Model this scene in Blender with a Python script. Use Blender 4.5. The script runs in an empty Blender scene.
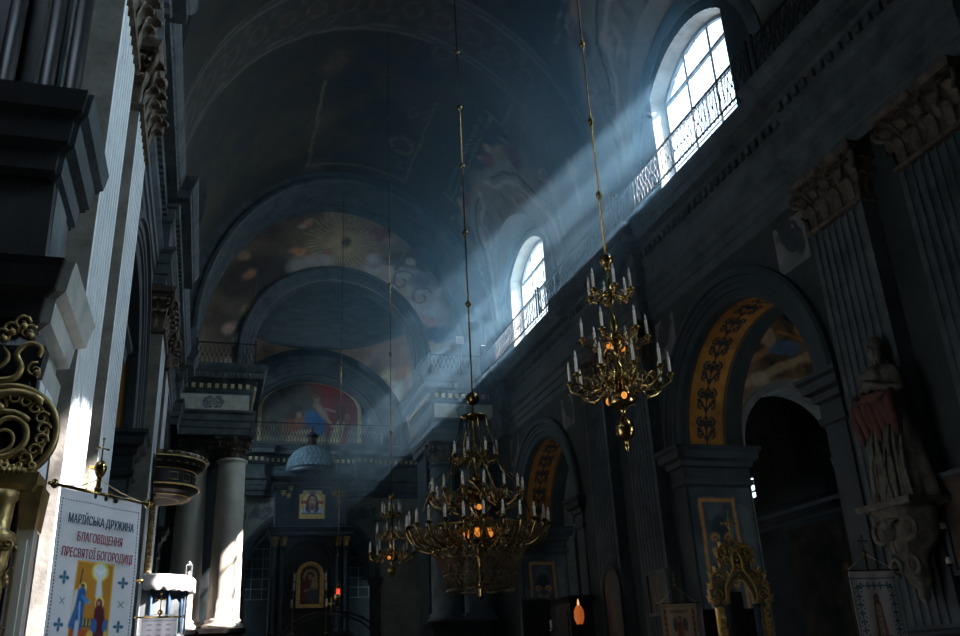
import bpy, math, random
import numpy as np
from mathutils import Vector, Matrix, noise as mnoise

random.seed(7)
PI = math.pi
SC = bpy.context.scene
COL = SC.collection

# ------------------------------------------------------------------ camera
cam_d = bpy.data.cameras.new('camera')
cam = bpy.data.objects.new('camera', cam_d)
COL.objects.link(cam)
YAW, PIT, ROL = math.radians(17.528), math.radians(22.116), math.radians(-2.857)
fw = Vector((math.sin(YAW)*math.cos(PIT), math.cos(YAW)*math.cos(PIT), math.sin(PIT)))
rt = Vector((math.cos(YAW), -math.sin(YAW), 0))
up = rt.cross(fw)
r2 = math.cos(ROL)*rt + math.sin(ROL)*up
u2 = -math.sin(ROL)*rt + math.cos(ROL)*up
cam.matrix_world = Matrix(((r2.x, u2.x, -fw.x, 0), (r2.y, u2.y, -fw.y, 0), (r2.z, u2.z, -fw.z, 1.6), (0, 0, 0, 1)))
cam_d.sensor_width = 36
cam_d.lens = 872.45/960*36
cam_d.clip_start = 0.05
cam_d.clip_end = 300
SC.camera = cam

# ------------------------------------------------------------------ view, sky, sun, daylight at the windows, one added fill
SC.view_settings.view_transform = 'Standard'
SC.view_settings.look = 'None'
SC.view_settings.gamma = 1.0
SC.view_settings.use_curve_mapping = False
SC.view_settings.exposure = -0.12
w = bpy.data.worlds.new('sky')
SC.world = w
w.use_nodes = True
w.node_tree.nodes['Background'].inputs[0].default_value = (0.62, 0.80, 1.0, 1)
w.node_tree.nodes['Background'].inputs[1].default_value = 4.0

SUN_DIR = Vector((-10.0, 4.8, -9.8))
sd = bpy.data.lights.new('sun', 'SUN')
sd.energy = 60.0
sd.angle = math.radians(0.7)
sd.color = (1.0, 0.90, 0.87)
sun = bpy.data.objects.new('sun', sd)
sun.rotation_euler = SUN_DIR.to_track_quat('-Z', 'Y').to_euler()
sun.location = (30, 5, 35)
COL.objects.link(sun)

def daylight(name, loc, direction, sx, sz, power, color=(0.62, 0.86, 1.0), spread=180):
    d = bpy.data.lights.new(name, 'AREA')
    d.shape = 'RECTANGLE'
    d.size = sx
    d.size_y = sz
    d.energy = power
    d.color = color
    d.spread = math.radians(spread)
    o = bpy.data.objects.new(name, d)
    o.location = loc
    o.rotation_euler = Vector(direction).to_track_quat('-Z', 'Y').to_euler()
    COL.objects.link(o)
    return o
WY = [3.7, 16.0, 28.35]                       # window centres along the nave
for i, (wy, wp) in enumerate(zip(WY, (2600, 650, 1500))):
    daylight('daylight_clerestory', (12.6, wy, 15.6), (-1, 0, -0.75), 5.0, 6.0, wp, (0.66, 0.88, 1.0), 125 if i < 2 else 165)
daylight('fill_low_left_wall', (17.4, 1.0, 4.5), (-1, 0.4, 0), 3.2, 3.8, 600, (0.80, 0.92, 1.0))  # added fill through a made-up aisle opening, brightens the low left wall
daylight('daylight_chancel_left', (-1.8, 40.0, 14.8), (1, 0, -0.6), 2.4, 2.8, 320, spread=130)

# ------------------------------------------------------------------ mesh helpers
class MB:
    def __init__(s):
        s.v = []; s.f = []; s.m = []; s.s = []
        s.mi = 0; s.sm = False
    def add(s, vs, fs, smooth=None):
        b = len(s.v)
        s.v += [tuple(p) for p in vs]
        sm = s.sm if smooth is None else smooth
        for f in fs:
            s.f.append([b+i for i in f]); s.m.append(s.mi); s.s.append(sm)
    def box(s, x0, x1, y0, y1, z0, z1):
        s.add([(x0,y0,z0),(x1,y0,z0),(x1,y1,z0),(x0,y1,z0),(x0,y0,z1),(x1,y0,z1),(x1,y1,z1),(x0,y1,z1)],
              [(3,2,1,0),(4,5,6,7),(0,1,5,4),(1,2,6,5),(2,3,7,6),(3,0,4,7)], False)
    def bbox(s, x0, x1, y0, y1, z0, z1, b=0.02):
        s.mould(x0, x1, y0, y1, [(z0, -b), (z0+b, 0), (z1-b, 0), (z1, -b)])
    def mould(s, x0, x1, y0, y1, steps):
        vs = []; fs = []
        for z, p in steps:
            vs += [(x0-p,y0-p,z),(x1+p,y0-p,z),(x1+p,y1+p,z),(x0-p,y1+p,z)]
        n = len(steps)
        for i in range(n-1):
            for k in range(4):
                a = i*4+k; b = i*4+(k+1)%4
                fs.append((a, b, b+4, a+4))
        fs.append((3,2,1,0)); e = (n-1)*4
        fs.append((e,e+1,e+2,e+3))
        s.add(vs, fs, False)
    def lathe(s, prof, c=(0,0,0), n=24, smooth=True, a0=0, a1=2*PI, wob=None):
        full = abs(a1-a0-2*PI) < 1e-6
        m = n if full else n+1
        vs = []
        for r, z in prof:
            for k in range(m):
                a = a0+(a1-a0)*k/n
                rr = r if wob is None else r*wob(a, z)
                vs.append((c[0]+rr*math.cos(a), c[1]+rr*math.sin(a), c[2]+z))
        fs = []
        for i in range(len(prof)-1):
            for k in range(n):
                k2 = (k+1) % m
                fs.append((i*m+k, i*m+k2, (i+1)*m+k2, (i+1)*m+k))
        if full:
            if prof[0][0] > 1e-5: fs.append(tuple(range(m-1, -1, -1)))
            if prof[-1][0] > 1e-5: fs.append(tuple((len(prof)-1)*m+k for k in range(m)))
        s.add(vs, fs, smooth)
    def tube(s, pts, r, n=8, caps=True, closed=False, smooth=True, flat=1.0):
        P = [Vector(p) for p in pts]; N = len(P)
        if N < 2: return
        R = r if isinstance(r, (list, tuple)) else [r]*N
        T = []
        for i in range(N):
            a = P[i-1] if (i > 0 or closed) else P[i]
            b = P[(i+1) % N] if (i < N-1 or closed) else P[i]
            t = (b-a)
            T.append(t.normalized() if t.length > 1e-9 else Vector((0,0,1)))
        ref = Vector((0,0,1)) if abs(T[0].z) < 0.9 else Vector((0,1,0))
        nv = (ref-T[0]*ref.dot(T[0])).normalized()
        vs = []
        for i in range(N):
            nv = (nv-T[i]*nv.dot(T[i]))
            nv = nv.normalized() if nv.length > 1e-6 else T[i].orthogonal().normalized()
            bv = T[i].cross(nv)
            for k in range(n):
                a = 2*PI*k/n
                vs.append(P[i]+nv*(math.cos(a)*R[i])+bv*(math.sin(a)*R[i]*flat))
        fs = []
        for i in range(N if closed else N-1):
            j = (i+1) % N
            for k in range(n):
                k2 = (k+1) % n
                fs.append((i*n+k, i*n+k2, j*n+k2, j*n+k))
        if caps and not closed:
            fs.append(tuple(range(n-1,-1,-1))); fs.append(tuple((N-1)*n+k for k in range(n)))
        s.add(vs, fs, smooth)
    def sphere(s, c, r, n=12, m=8, sc=(1,1,1)):
        vs = [(c[0], c[1], c[2]-r*sc[2])]
        for i in range(1, m):
            t = -PI/2+PI*i/m
            for k in range(n):
                a = 2*PI*k/n
                vs.append((c[0]+r*sc[0]*math.cos(t)*math.cos(a), c[1]+r*sc[1]*math.cos(t)*math.sin(a), c[2]+r*sc[2]*math.sin(t)))
        vs.append((c[0], c[1], c[2]+r*sc[2]))
        fs = []
        for k in range(n): fs.append((0, 1+(k+1)%n, 1+k))
        for i in range(m-2):
            for k in range(n):
                a = 1+i*n+k; b = 1+i*n+(k+1)%n
                fs.append((a, b, b+n, a+n))
        e = len(vs)-1; o = 1+(m-2)*n
        for k in range(n): fs.append((o+k, o+(k+1)%n, e))
        s.add(vs, fs, True)
    def prism(s, poly, f0, f1, smooth=False):
        """poly: 2-D points; f0, f1 map (a,b) to the two end caps"""
        n = len(poly)
        vs = [f0(*p) for p in poly]+[f1(*p) for p in poly]
        fs = [tuple(range(n)), tuple(range(2*n-1, n-1, -1))]
        for k in range(n):
            k2 = (k+1) % n
            fs.append((k, k+n, k2+n, k2))
        s.add(vs, fs, smooth)
    def grid(s, fn, us, vs_, smooth=False):
        nu, nv = len(us), len(vs_)
        vs = [fn(u, v) for u in us for v in vs_]
        fs = [(i*nv+j, (i+1)*nv+j, (i+1)*nv+j+1, i*nv+j+1) for i in range(nu-1) for j in range(nv-1)]
        s.add(vs, fs, smooth)
    def build(s, name, mats, parent=None, loc=None):
        me = bpy.data.meshes.new(name)
        me.from_pydata([tuple(p) for p in s.v], [], s.f)
        if not isinstance(mats, (list, tuple)): mats = [mats]
        for m in mats: me.materials.append(m)
        me.polygons.foreach_set('material_index', s.m)
        me.polygons.foreach_set('use_smooth', s.s)
        me.update()
        o = bpy.data.objects.new(name, me)
        COL.objects.link(o)
        if parent is not None: o.parent = parent
        if loc: o.location = loc
        return o

def smooth(pts, k=5):
    P = [Vector(p) for p in pts]; out = []
    for i in range(len(P)-1):
        p0 = P[max(0, i-1)]; p1 = P[i]; p2 = P[i+1]; p3 = P[min(len(P)-1, i+2)]
        for j in range(k):
            t = j/k
            out.append(.5*((2*p1)+(p2-p0)*t+(2*p0-5*p1+4*p2-p3)*t*t+(3*p1-p0-3*p2+p3)*t**3))
    return out+[P[-1]]
def lin(a, b, n): return [a+(b-a)*i/(n-1) for i in range(n)]

def sweep(mb, path, prof, closed=False):
    """horizontal moulding: path in plan, profile (projection, z), left-hand normal points into the room"""
    n = len(path); offs = []
    for i in range(n):
        segs = []
        if i > 0 or closed:
            a, b = path[i-1], path[i]; segs.append((b[0]-a[0], b[1]-a[1]))
        if i < n-1 or closed:
            a, b = path[i], path[(i+1) % n]; segs.append((b[0]-a[0], b[1]-a[1]))
        ns = []
        for dx, dy in segs:
            l = math.hypot(dx, dy); ns.append((-dy/l, dx/l))
        if len(ns) == 1: offs.append(ns[0])
        else:
            d = 1+ns[0][0]*ns[1][0]+ns[0][1]*ns[1][1]
            offs.append(((ns[0][0]+ns[1][0])/d, (ns[0][1]+ns[1][1])/d))
    m = len(prof)
    vs = [(path[i][0]+offs[i][0]*p, path[i][1]+offs[i][1]*p, z) for i in range(n) for p, z in prof]
    fs = [(((i+1)%n)*m+j, i*m+j, i*m+j+1, ((i+1)%n)*m+j+1) for i in range(n if closed else n-1) for j in range(m-1)]
    mb.add(vs, fs, False)

def arch_ring(mb, fn, prof, n=40, a0=0, a1=PI, smooth=True):
    """fn(r, a, out) -> point ; prof: list of (r, out)"""
    vs = []; m = len(prof)
    for i in range(n+1):
        a = a0+(a1-a0)*i/n
        for r, o in prof: vs.append(fn(r, a, o))
    fs = [(i*m+j, (i+1)*m+j, (i+1)*m+j+1, i*m+j+1) for i in range(n) for j in range(m-1)]
    mb.add(vs, fs, False)

def spiral(mb, c, ax, ay, r0, r1, turns, th0, rad, n=22, segs=7):
    c = Vector(c); ax = Vector(ax); ay = Vector(ay)
    pts = []; R = []
    for i in range(n+1):
        t = i/n; r = r0+(r1-r0)*t; a = th0+turns*2*PI*t
        pts.append(c+ax*(r*math.cos(a))+ay*(r*math.sin(a))); R.append(rad*(1-0.55*t))
    mb.tube(pts, R, segs)

def leaf(mb, p, out, side, h, w, curl=0.28, th=0.012):
    """acanthus-like leaf: rises, bulges and curls over; out, side unit vectors"""
    p = Vector(p); out = Vector(out); side = Vector(side); U = Vector((0,0,1))
    path = [(0,0),(0.05,.2),(0.06,.45),(0.10,.68),(0.2,.88),(0.33,.97),(0.42,.9),(0.42,.8)]
    wd = [.35,.42,.5,.48,.5,.42,.3,.08]
    vs = []; n = len(path)
    for lay in (0, 1):
        for i, (o, z) in enumerate(path):
            lob = 1+0.18*(i % 2)
            for k in (-1, -.5, 0, .5, 1):
                oo = o*curl/0.42*1.0 - 0.06*abs(k)*w + (0 if lay == 0 else -th)
                vs.append(p+out*(oo+0.012)+side*(k*wd[i]*w*lob)+U*(z*h-0.05*h*abs(k)-(th if lay else 0)))
    fs = []
    for lay in (0, 1):
        b = lay*n*5
        for i in range(n-1):
            for k in range(4):
                q = (b+i*5+k, b+i*5+k+1, b+(i+1)*5+k+1, b+(i+1)*5+k)
                fs.append(q if lay == 0 else q[::-1])
    for i in range(n-1):
        for k in (0, 4):
            a = i*5+k; fs.append((a, a+5, a+5+n*5, a+n*5))
    mb.add(vs, fs, True)

# ------------------------------------------------------------------ object helpers
def tag(o, label=None, cat=None, group=None, kind=None):
    if label: o['label'] = label
    if cat: o['category'] = cat
    if group: o['group'] = group
    if kind: o['kind'] = kind
    return o
def thing(name, label, cat, loc=(0,0,0), rz=0, group=None):
    o = bpy.data.objects.new(name, None)
    o.empty_display_size = 0.2
    o.location = loc; o.rotation_euler = (0,0,rz)
    COL.objects.link(o)
    return tag(o, label, cat, group)
def struct(name, mb, mats, label=None):
    return tag(mb.build(name, mats), label, None, None, 'structure')
def copy_tree(o, parent=None):
    c = o.copy(); COL.objects.link(c); c.parent = parent
    for ch in list(o.children): copy_tree(ch, c)
    return c
def share(src, parent, loc=(0,0,0), rz=0):
    c = copy_tree(src, parent); c.location = loc; c.rotation_euler = (0,0,rz); return c

# ------------------------------------------------------------------ materials
def nodes_of(name):
    m = bpy.data.materials.new(name); m.use_nodes = True
    nt = m.node_tree; b = nt.nodes['Principled BSDF']
    return m, nt, b
def mat(name, c1, c2=None, rough=0.6, metal=0.0, scale=3.0, detail=6, bump=0.0, bscale=None, emit=None, estr=0, spec=0.5, stretch=None, contrast=(0.35, 0.65)):
    m, nt, b = nodes_of(name)
    b.inputs['Base Color'].default_value = (*c1, 1)
    b.inputs['Roughness'].default_value = rough
    b.inputs['Metallic'].default_value = metal
    b.inputs['Specular IOR Level'].default_value = spec
    if c2 or bump:
        tc = nt.nodes.new('ShaderNodeTexCoord'); mp = nt.nodes.new('ShaderNodeMapping')
        nt.links.new(tc.outputs['Object'], mp.inputs['Vector'])
        if stretch: mp.inputs['Scale'].default_value = stretch
    if c2:
        nz = nt.nodes.new('ShaderNodeTexNoise'); nz.inputs['Scale'].default_value = scale
        nz.inputs['Detail'].default_value = detail; nz.inputs['Roughness'].default_value = 0.65
        nt.links.new(mp.outputs[0], nz.inputs['Vector'])
        cr = nt.nodes.new('ShaderNodeValToRGB')
        cr.color_ramp.elements[0].position = contrast[0]; cr.color_ramp.elements[1].position = contrast[1]
        cr.color_ramp.elements[0].color = (*c1, 1); cr.color_ramp.elements[1].color = (*c2, 1)
        nt.links.new(nz.outputs['Fac'], cr.inputs[0]); nt.links.new(cr.outputs[0], b.inputs['Base Color'])
    if bump:
        nb = nt.nodes.new('ShaderNodeTexNoise'); nb.inputs['Scale'].default_value = bscale or scale*4
        nb.inputs['Detail'].default_value = 4
        nt.links.new(mp.outputs[0], nb.inputs['Vector'])
        bp = nt.nodes.new('ShaderNodeBump'); bp.inputs['Strength'].default_value = bump; bp.inputs['Distance'].default_value = 0.03
        nt.links.new(nb.outputs['Fac'], bp.inputs['Height']); nt.links.new(bp.outputs[0], b.inputs['Normal'])
    if emit:
        b.inputs['Emission Color'].default_value = (*emit, 1); b.inputs['Emission Strength'].default_value = estr
    return m
def paint_mat(name, rough=0.8, grime=0.35, scale=2.5, metal=0.0):
    m, nt, b = nodes_of(name)
    at = nt.nodes.new('ShaderNodeVertexColor'); at.layer_name = 'paint'
    tc = nt.nodes.new('ShaderNodeTexCoord')
    nz = nt.nodes.new('ShaderNodeTexNoise'); nz.inputs['Scale'].default_value = scale; nz.inputs['Detail'].default_value = 8
    nz.inputs['Roughness'].default_value = 0.7
    nt.links.new(tc.outputs['Object'], nz.inputs['Vector'])
    mr = nt.nodes.new('ShaderNodeMapRange'); mr.inputs[1].default_value = 0.3; mr.inputs[2].default_value = 0.7
    mr.inputs[3].default_value = 1-grime; mr.inputs[4].default_value = 1.0+grime*0.3
    nt.links.new(nz.outputs['Fac'], mr.inputs[0])
    mx = nt.nodes.new('ShaderNodeVectorMath'); mx.operation = 'SCALE'
    nt.links.new(at.outputs['Color'], mx.inputs[0]); nt.links.new(mr.outputs[0], mx.inputs['Scale'])
    nt.links.new(mx.outputs[0], b.inputs['Base Color'])
    b.inputs['Roughness'].default_value = rough; b.inputs['Metallic'].default_value = metal
    return m
M = {}
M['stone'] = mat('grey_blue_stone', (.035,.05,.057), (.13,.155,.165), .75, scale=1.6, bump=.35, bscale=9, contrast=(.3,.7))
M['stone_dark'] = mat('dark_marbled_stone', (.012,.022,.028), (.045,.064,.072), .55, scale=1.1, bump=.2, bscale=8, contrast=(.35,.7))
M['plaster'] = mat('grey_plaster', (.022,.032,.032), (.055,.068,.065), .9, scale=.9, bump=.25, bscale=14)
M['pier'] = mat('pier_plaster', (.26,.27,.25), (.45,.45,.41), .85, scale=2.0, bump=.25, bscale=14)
M['lit_pilaster'] = mat('lit_pilaster_stone', (.62,.66,.68), (.80,.82,.83), .8, scale=2.0, bump=.15, bscale=14)  # lit copy of the pilaster stone, window brightness put into the colour
M['shaded_side'] = mat('shaded_side_stone', (.15,.14,.118), (.27,.25,.215), .85, scale=2.5, bump=.25, bscale=14)  # darker brown for pilaster side faces, shade put into the colour
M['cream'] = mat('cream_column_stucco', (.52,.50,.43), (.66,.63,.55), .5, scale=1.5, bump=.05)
M['gold_old'] = mat('old_gilding', (.30,.20,.08), (.58,.42,.18), .45, .75, scale=6)
M['brown_cap'] = mat('bronzed_capital', (.05,.038,.028), (.18,.14,.095), .55, .3, scale=5)
M['ochre_trim'] = mat('ochre_dentils', (.75,.62,.34), (.55,.44,.22), .7, scale=5)
M['iron'] = mat('black_iron', (.03,.03,.035), None, .45, .6)
M['brass'] = mat('polished_brass', (.22,.14,.045), (.50,.34,.13), .2, 1.0, scale=8)
M['gold'] = mat('bright_gilding', (.95,.66,.24), (.62,.38,.11), .32, .45, scale=9, bump=.3, bscale=30)
M['candle'] = mat('candle_wax', (.80,.76,.66), None, .5)
M['bulb'] = mat('clear_bulb', (.75,.78,.8), None, .15, spec=.8)
M['amber'] = mat('amber_lamp', (.9,.5,.12), None, .3, emit=(1,.30,.04), estr=.8)
M['red_glow'] = mat('red_lamp_glass', (.8,.05,.02), None, .3, emit=(1,.08,.03), estr=1.3)
M['floor'] = mat('worn_floor_tiles', (.04,.035,.03), (.09,.08,.065), .5, scale=2)
M['wood'] = mat('dark_wood', (.006,.007,.008), (.022,.02,.019), .4, scale=3, stretch=(1,1,.15))
M['altar_blue'] = mat('dark_blue_altar', (.02,.035,.05), (.05,.075,.10), .4, scale=3)
M['lead'] = mat('lead_scales', (.10,.17,.22), (.2,.29,.34), .75, .1, scale=4)
M['frame'] = mat('window_frame_wood', (.22,.26,.29), None, .6)
M['white_cloth'] = mat('white_cloth', (.78,.77,.78), (.68,.68,.70), .85, scale=4)
M['letter_blue'] = mat('navy_embroidery', (.05,.09,.16), None, .8)
M['letter_red'] = mat('maroon_embroidery', (.34,.05,.09), None, .8)
M['paint'] = paint_mat('fresco_paint')
M['icon'] = paint_mat('icon_paint', .45, .12, 9)
M['embroid'] = paint_mat('embroidered_cloth', .9, .08, 12)
M['bronze'] = mat('darkened_bronze', (.10,.07,.035), (.25,.18,.09), .3, .9, scale=8)
M['statue'] = mat('painted_statue_stone', (.08,.075,.06), (.20,.18,.14), .8, scale=5, bump=.4, bscale=18)
M['red_cloth'] = mat('faded_red_mantle', (.09,.035,.028), (.15,.06,.045), .8, scale=5)
M['blue_cloth'] = mat('blue_cloth', (.02,.07,.16), (.04,.12,.24), .8, scale=4)
m, nt, b = nodes_of('window_glass')
tr = nt.nodes.new('ShaderNodeBsdfTransparent'); tr.inputs[0].default_value = (.93,.96,1,1)
gl = nt.nodes.new('ShaderNodeBsdfGlossy'); gl.inputs['Roughness'].default_value = .08
mix = nt.nodes.new('ShaderNodeMixShader'); mix.inputs[0].default_value = .05
nt.links.new(tr.outputs[0], mix.inputs[1]); nt.links.new(gl.outputs[0], mix.inputs[2])
nt.links.new(mix.outputs[0], nt.nodes['Material Output'].inputs[0]); nt.nodes.remove(b)
M['glass'] = m

# ------------------------------------------------------------------ painting on mesh vertices
def hashn(ix, iy, seed):
    h = (ix*374761393+iy*668265263+seed*982451653) & 0x7fffffff
    h = ((h ^ (h >> 13))*1274126177) & 0x7fffffff
    return ((h ^ (h >> 16)) & 0xffff)/65535.0
def vnoise(x, y, seed):
    ix = np.floor(x).astype(np.int64); iy = np.floor(y).astype(np.int64)
    fx = x-ix; fy = y-iy; fx = fx*fx*(3-2*fx); fy = fy*fy*(3-2*fy)
    a = hashn(ix, iy, seed); b = hashn(ix+1, iy, seed); c = hashn(ix, iy+1, seed); d = hashn(ix+1, iy+1, seed)
    return (a*(1-fx)+b*fx)*(1-fy)+(c*(1-fx)+d*fx)*fy
def fbm(x, y, seed=0, o=4):
    s = 0; a = .5; t = 0
    for k in range(o):
        s = s+a*vnoise(x, y, seed+k); t += a; x = x*2.03; y = y*2.03; a *= .55
    return s/t
class Paint:
    def __init__(s, u, v, base, warp=0.0, wscale=1.0):
        s.u0 = np.array(u, float); s.v0 = np.array(v, float)
        s.u = s.u0+warp*(fbm(s.u0*wscale, s.v0*wscale, 11)-.5)*2
        s.v = s.v0+warp*(fbm(s.u0*wscale, s.v0*wscale, 23)-.5)*2
        s.c = np.ones((len(s.u), 3))*np.array(base)
    def put(s, a, col):
        a = np.clip(a, 0, 1)[:, None]
        s.c = s.c*(1-a)+np.array(col)*a
    def mottle(s, col, scale, lo=.45, hi=.65, seed=1, amt=1.0):
        n = fbm(s.u0*scale, s.v0*scale, seed, 5)
        s.put(np.clip((n-lo)/(hi-lo), 0, 1)*amt, col)
    def ell(s, cx, cy, rx, ry, col, ang=0, soft=.15, amt=1.0):
        a = math.radians(ang); dx = s.u-cx; dy = s.v-cy
        x = (dx*math.cos(a)+dy*math.sin(a))/rx; y = (-dx*math.sin(a)+dy*math.cos(a))/ry
        d = np.sqrt(x*x+y*y); s.put(amt*(1+soft-d)/(2*soft), col)
    def ring(s, cx, cy, r, w, col, soft=.5, amt=1.0, sy=1.0):
        d = np.abs(np.hypot(s.u-cx, (s.v-cy)/sy)-r); s.put(amt*(w*(1+soft)-d)/(2*soft*w), col)
    def seg(s, x0, y0, x1, y1, w, col, soft=.4, amt=1.0, w1=None):
        dx, dy = x1-x0, y1-y0; L = dx*dx+dy*dy+1e-12
        t = np.clip(((s.u-x0)*dx+(s.v-y0)*dy)/L, 0, 1)
        d = np.hypot(s.u-(x0+t*dx), s.v-(y0+t*dy)); ww = w if w1 is None else w+(w1-w)*t
        s.put(amt*(ww*(1+soft)-d)/(2*soft*ww), col)
    def line(s, pts, w, col, soft=.4, amt=1.0):
        for a, b in zip(pts, pts[1:]): s.seg(*a, *b, w, col, soft, amt)
    def rect(s, x0, y0, x1, y1, col, soft=.01, amt=1.0):
        d = np.minimum(np.minimum(s.u-x0, x1-s.u), np.minimum(s.v-y0, y1-s.v)); s.put(amt*(d+soft)/(2*soft), col)
    def scroll(s, cx, cy, r, w, col, turns=1.25, th=0, hand=1, amt=1.0):
        pts = []
        for i in range(15):
            t = i/14; a = th+hand*turns*2*PI*t; rr = r*(1-.8*t)
            pts.append((cx+rr*math.cos(a), cy+rr*math.sin(a)))
        s.line(pts, w, col, amt=amt)
    def figure(s, x, y, h, robe, skin=(.55,.38,.27), lean=0, wide=.30, hair=(.08,.05,.03)):
        """standing draped figure: x, y the feet"""
        tx = x+lean*h
        s.seg(x, y+.08*h, tx, y+.70*h, wide*.5*h, robe, .25, 1, wide*.32*h)
        dk = tuple(c*.5 for c in robe); lt = tuple(min(1, c*1.5+.03) for c in robe)
        for k in (-.3, .05, .35):
            s.seg(x+k*wide*.8*h, y+.04*h, tx+k*wide*.3*h, y+.62*h, .022*h, dk, .5, .7)
            s.seg(x+(k+.14)*wide*.8*h, y+.04*h, tx+(k+.14)*wide*.3*h, y+.6*h, .018*h, lt, .5, .6)
        s.seg(tx-.12*h, y+.68*h, tx-.22*h, y+.5*h, .04*h, robe, .4); s.seg(tx+.12*h, y+.68*h, tx+.24*h, y+.56*h, .04*h, robe, .4)
        s.ell(tx-.23*h, y+.47*h, .03*h, .035*h, skin); s.ell(tx+.26*h, y+.56*h, .03*h, .03*h, skin)
        s.ell(tx+lean*.1*h, y+.87*h, .075*h, .09*h, hair); s.ell(tx+lean*.1*h, y+.85*h, .05*h, .065*h, skin)
    def apply(s, o, gain=1.0):
        s.c = s.c*getattr(s, 'gain', 1.0)
        me = o.data
        at = me.color_attributes.new('paint', 'FLOAT_COLOR', 'POINT')
        c = np.concatenate([np.clip(s.c, 0, 1), np.ones((len(s.c), 1))], 1).astype(np.float32)
        at.data.foreach_set('color', c.ravel())
def painted_grid(name, fn, us, vs, mat_, painter, parent=None, smooth=True, thick=None):
    """mesh grid whose vertices carry the painting; painter(Paint) with u, v as given. thick: outward Vector-like offset for a real back"""
    mb = MB(); mb.grid(fn, us, vs, smooth)
    U = [u for u in us for v in vs]; V = [v for u in us for v in vs]
    if thick:
        n0 = len(mb.v); nu, nv = len(us), len(vs)
        mb.v += [(p[0]+thick[0], p[1]+thick[1], p[2]+thick[2]) for p in mb.v]
        for i in range(nu-1):
            for j in range(nv-1):
                a = n0+i*nv+j; mb.f.append([a+1, a+nv+1, a+nv, a]); mb.m.append(0); mb.s.append(smooth)
        rim = [i*nv for i in range(nu)]+[(nu-1)*nv+j for j in range(1, nv)]+[i*nv+nv-1 for i in range(nu-2, -1, -1)]+[j for j in range(nv-2, 0, -1)]
        for a, b in zip(rim, rim[1:]+rim[:1]): mb.f.append([b, a, a+n0, b+n0]); mb.m.append(0); mb.s.append(False)
        U = U+U; V = V+V
    o = mb.build(name, mat_, parent)
    p = painter(np.array(U), np.array(V)); p.apply(o)
    return o

# ================================================================== THE BUILDING
XR, XL, XC = 10.9, -1.68, 4.61                # wall faces and nave axis
def SX(side, d): return XR+d if side > 0 else XL-d      # d > 0 goes into the wall
AY = [3.7, 16.0, 28.2]; AR = 2.65; AZ = 6.5   # arcade arches
VZ = 14.2; VA = 6.29; VB = 7.6                # nave vault
LR, LH = 3.2, 3.6                             # window lunettes
DEP = 1.75                                     # pier depth

def xz_quad_cols(mb, X, ys, lo, hi, flip=False):
    vs = []; fs = []
    for y in ys: vs += [(X, y, lo(y)), (X, y, hi(y))]
    for i in range(len(ys)-1):
        f = (2*i, 2*i+2, 2*i+3, 2*i+1)
        fs.append(f[::-1] if flip else f)
    mb.add(vs, fs, False)
def arc_z(y, c, r, z): return z+math.sqrt(max(0, r*r-(y-c)**2))
def arch_ys(c, r, n=32): return [c-r*math.cos(PI*i/n) for i in range(n+1)]
def lun(y):
    for c in WY:
        if abs(y-c) < LR: return VZ+LH*math.sqrt(max(0, 1-((y-c)/LR)**2))
    return VZ
WS, WZ0, WZ1, WZT = 1.85, 12.95, 16.15, 16.95     # window half width, sill, spring, crown
LUNY = {c: sorted(set([c-LR*math.cos(PI*i/48) for i in range(49)]+[c-WS, c+WS])) for c in WY}
WRR = ((WZT-WZ1)**2+WS**2)/(2*(WZT-WZ1))
def win_top(y, c, s=WS): return WZT-WRR+math.sqrt(max(0, WRR**2-(y-c)**2))

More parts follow.
